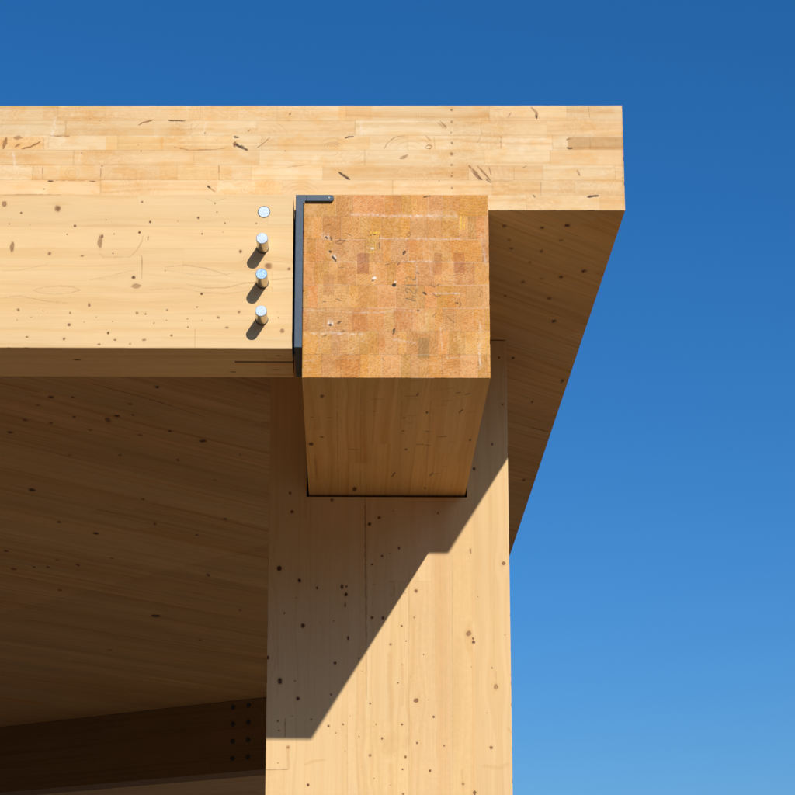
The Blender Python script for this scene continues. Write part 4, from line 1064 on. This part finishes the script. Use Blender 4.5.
prism('side_plate', [(-.1368, zl + .0005), (-.1169, zl + .0005), (-.1169, bz1 - .002), (-.1368, bz1 - .002)], D - .0005, D + tl, M_steel, root, org=org)
fl = [(-.1079, 2.2478 + H), (-.0420, 2.2478 + H)]
for k in range(9):
    a = -math.pi / 2 + math.pi * k / 8; fl.append((-.0418 + .0085 * math.cos(a), (2.2478 + 2.2655) / 2 + H + .00885 * math.sin(a)))
fl += [(-.0420, bz1), (-.1079, bz1)]
def dedupe(pts):
    out = []
    for p in pts:
        if not out or math.dist(p, out[-1]) > 1e-4: out.append(p)
    return out
prism('top_flange', dedupe(fl), D - .0085, D - .0006, M_steel, root, org=org)
prism('knife_plate', [(-.285, zl + .02), (-.1369, zl + .02), (-.1369, zs - .03), (-.285, zs - .03)], 5.4555, 5.4635, M_steel, root, org=org)
for (x, z, r) in ((-.0465, 2.2568 + H, .0028), (-.1145, 2.2440 + H, .0022)):
    me = dowel_mesh(r, .0100, seg=16, ch=.0009, back=0.0); me.materials.append(M_zinc_side)
    o = bpy.data.objects.new('screw', me); col.objects.link(o); o.parent = root; o.location = (x - org[0], 0, z - org[2])

# ------------------------------------------------------------------ REAR BEAM under the far end of the roof
A_ = np.array([-2.4747, 15.0344]); B_ = np.array([-.5167, 13.6486]); d = (B_ - A_) / np.linalg.norm(B_ - A_); nrm = np.array([-d[1], d[0]])
if nrm[1] < 0: nrm = -nrm
P0 = A_ - d * 6.0; LEN = float(np.linalg.norm(B_ - P0)) + .5
z0, z1 = 1.797 + H, zs - .003
RT = .24
def W(u, w): p = P0 + d * u + nrm * w; return float(p[0]), float(p[1])
root = empty('rear_beam', (*W(0, 0), z0)); root.rotation_euler.z = math.atan2(d[1], d[0])
tag(root, 'dark shaded timber beam with eight dowel heads, far back under the soffit', 'beam')
mb = MB()
SHADEW = (.22, .12, .045)  # spruce darkened: the shade under the roof is put into the beam colour
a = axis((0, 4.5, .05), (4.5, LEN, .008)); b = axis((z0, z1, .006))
A, B = np.meshgrid(a, b, indexing='ij'); C = timber(A, B - z0, .095, 2.0, 44, SHADEW, tv=.05, gr=.2)
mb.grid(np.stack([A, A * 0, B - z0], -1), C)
h = z1 - z0
for w in (RT,): mb.quad([(0, w, 0), (LEN, w, 0), (LEN, w, h), (0, w, h)], SHADEW)
mb.quad([(0, 0, 0), (LEN, 0, 0), (LEN, RT, 0), (0, RT, 0)], SHADEW); mb.quad([(0, 0, h), (LEN, 0, h), (LEN, RT, h), (0, RT, h)], SHADEW)
for u in (0, LEN): mb.quad([(u, 0, 0), (u, RT, 0), (u, RT, h), (u, 0, h)], SHADEW)
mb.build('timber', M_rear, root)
uB = float(np.linalg.norm(np.array([-.7301, 13.7995]) - P0))
first = None
for du in (0, .1285):
    for z in (2.2265, 2.1146, 2.0003, 1.8866):
        if first is None:
            me = dowel_mesh(.0155, .008, seg=20); me.materials.append(M_dark)
            o = bpy.data.objects.new('steel_dowel', me); first = o
        else: o = first.copy()
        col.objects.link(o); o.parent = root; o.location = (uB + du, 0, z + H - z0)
# lower ceiling behind it
root = empty('rear_ceiling_panel', (*W(0, RT), z0)); root.rotation_euler.z = math.atan2(d[1], d[0])
tag(root, 'brown timber ceiling panel just visible below the dark rear beam', 'ceiling')
mb = MB(); a = axis((0, 4.5, .1), (4.5, LEN, .01)); b = axis((.0, 1.6, .02))
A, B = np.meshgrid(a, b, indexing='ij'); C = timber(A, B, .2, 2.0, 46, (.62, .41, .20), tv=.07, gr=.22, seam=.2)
y0 = .002
mb.grid(np.stack([A, B + y0, A * 0 + .004], -1), C)
for q in ([(0, y0, .2), (LEN, y0, .2), (LEN, 1.6, .2), (0, 1.6, .2)], [(0, 1.6, .004), (LEN, 1.6, .004), (LEN, 1.6, .2), (0, 1.6, .2)], [(0, y0, .004), (LEN, y0, .004), (LEN, y0, .2), (0, y0, .2)],
          [(0, y0, .004), (0, 1.6, .004), (0, 1.6, .2), (0, y0, .2)], [(LEN, y0, .004), (LEN, 1.6, .004), (LEN, 1.6, .2), (LEN, y0, .2)]): mb.quad(q, (.6, .4, .2))
mb.build('board', M_rear, root)

# ------------------------------------------------------------------ GROUND
m, nt, bs = new_mat('sandy_paving'); L = nt.links.new; N = nt.nodes.new
tc = N('ShaderNodeTexCoord'); br = N('ShaderNodeTexBrick'); br.inputs['Scale'].default_value = 1.6
br.inputs['Color1'].default_value = (.172, .106, .048, 1); br.inputs['Color2'].default_value = (.150, .092, .042, 1); br.inputs['Mortar'].default_value = (.07, .05, .035, 1)
br.inputs['Mortar Size'].default_value = .008
n = N('ShaderNodeTexNoise'); n.inputs['Scale'].default_value = 3; n.inputs['Detail'].default_value = 8
mr = N('ShaderNodeMapRange'); mr.inputs[3].default_value = .8; mr.inputs[4].default_value = 1.2
vm = N('ShaderNodeVectorMath'); vm.operation = 'SCALE'
L(tc.outputs['Object'], br.inputs['Vector']); L(tc.outputs['Object'], n.inputs['Vector']); L(n.outputs['Fac'], mr.inputs[0])
L(br.outputs['Color'], vm.inputs[0]); L(mr.outputs[0], vm.inputs['Scale']); L(vm.outputs[0], bs.inputs['Base Color']); bs.inputs['Roughness'].default_value = .85
gx = np.concatenate([np.linspace(-900, -80, 12), np.linspace(-60, 60, 41), np.linspace(80, 900, 12)]); gy = gx.copy()
GX, GY = np.meshgrid(gx, gy, indexing='ij')
GZ = 13.5 * sst(-7, -34, GY) * (.85 + .3 * vn(GX / 23., GY / 31., 5))     # bank behind the viewer is added, out of view, to cut skylight
n_ = len(gx); V_ = np.stack([GX, GY, GZ], -1).reshape(-1, 3)
I_ = np.arange(n_ * n_).reshape(n_, n_); F_ = np.stack([I_[:-1, :-1], I_[1:, :-1], I_[1:, 1:], I_[:-1, 1:]], -1).reshape(-1, 4)
me = bpy.data.meshes.new('ground'); me.from_pydata(V_.tolist(), [], F_.tolist()); me.materials.append(m)
g = bpy.data.objects.new('ground', me); col.objects.link(g); g['kind'] = 'structure'

# ------------------------------------------------------------------ LIGHT
sx, sz = G['sx'], G['sz']
toward = np.array([-sx, -1.0, -sz]); toward /= np.linalg.norm(toward)
el = math.asin(toward[2]); az_ = math.atan2(toward[0], toward[1])
sun = bpy.data.lights.new('sun', 'SUN'); sun.energy = 4.32; sun.angle = math.radians(.53); sun.color = (1, .985, .955)
so = bpy.data.objects.new('sun', sun); col.objects.link(so)
from mathutils import Vector
so.rotation_euler = Vector(toward).to_track_quat('Z', 'Y').to_euler(); so.location = (8, -10, 12)
w = bpy.data.worlds.new('World'); scene.world = w; w.use_nodes = True
nt = w.node_tree; bg = nt.nodes['Background']
sk = nt.nodes.new('ShaderNodeTexSky'); sk.sky_type = 'NISHITA'; sk.sun_disc = False
sk.sun_elevation = el; sk.sun_rotation = az_
sk.altitude = 0; sk.air_density = 1.1; sk.dust_density = 1.2; sk.ozone_density = 10.0
hs = nt.nodes.new('ShaderNodeHueSaturation'); hs.inputs['Saturation'].default_value = 1.15
nt.links.new(sk.outputs[0], hs.inputs['Color']); nt.links.new(hs.outputs[0], bg.inputs['Color']); bg.inputs['Strength'].default_value = .110

# ------------------------------------------------------------------ CAMERA
cd = bpy.data.cameras.new('camera'); cam = bpy.data.objects.new('camera', cd); col.objects.link(cam); scene.camera = cam
m3 = Matrix(CAM['mat']).to_4x4(); m3.translation = (0, 0, H); cam.matrix_world = m3
cd.sensor_width = 36; cd.lens = CAM['lens']; cd.shift_x = CAM['sx']; cd.shift_y = CAM['sy']; cd.clip_start = .05; cd.clip_end = 3000
scene.render.engine = 'CYCLES'
scene.cycles.max_bounces = 8; scene.cycles.diffuse_bounces = 5
scene.view_settings.view_transform = 'Standard'; scene.view_settings.look = 'None'
scene.view_settings.exposure = 0.0; scene.view_settings.gamma = 1.0; scene.view_settings.use_curve_mapping = False
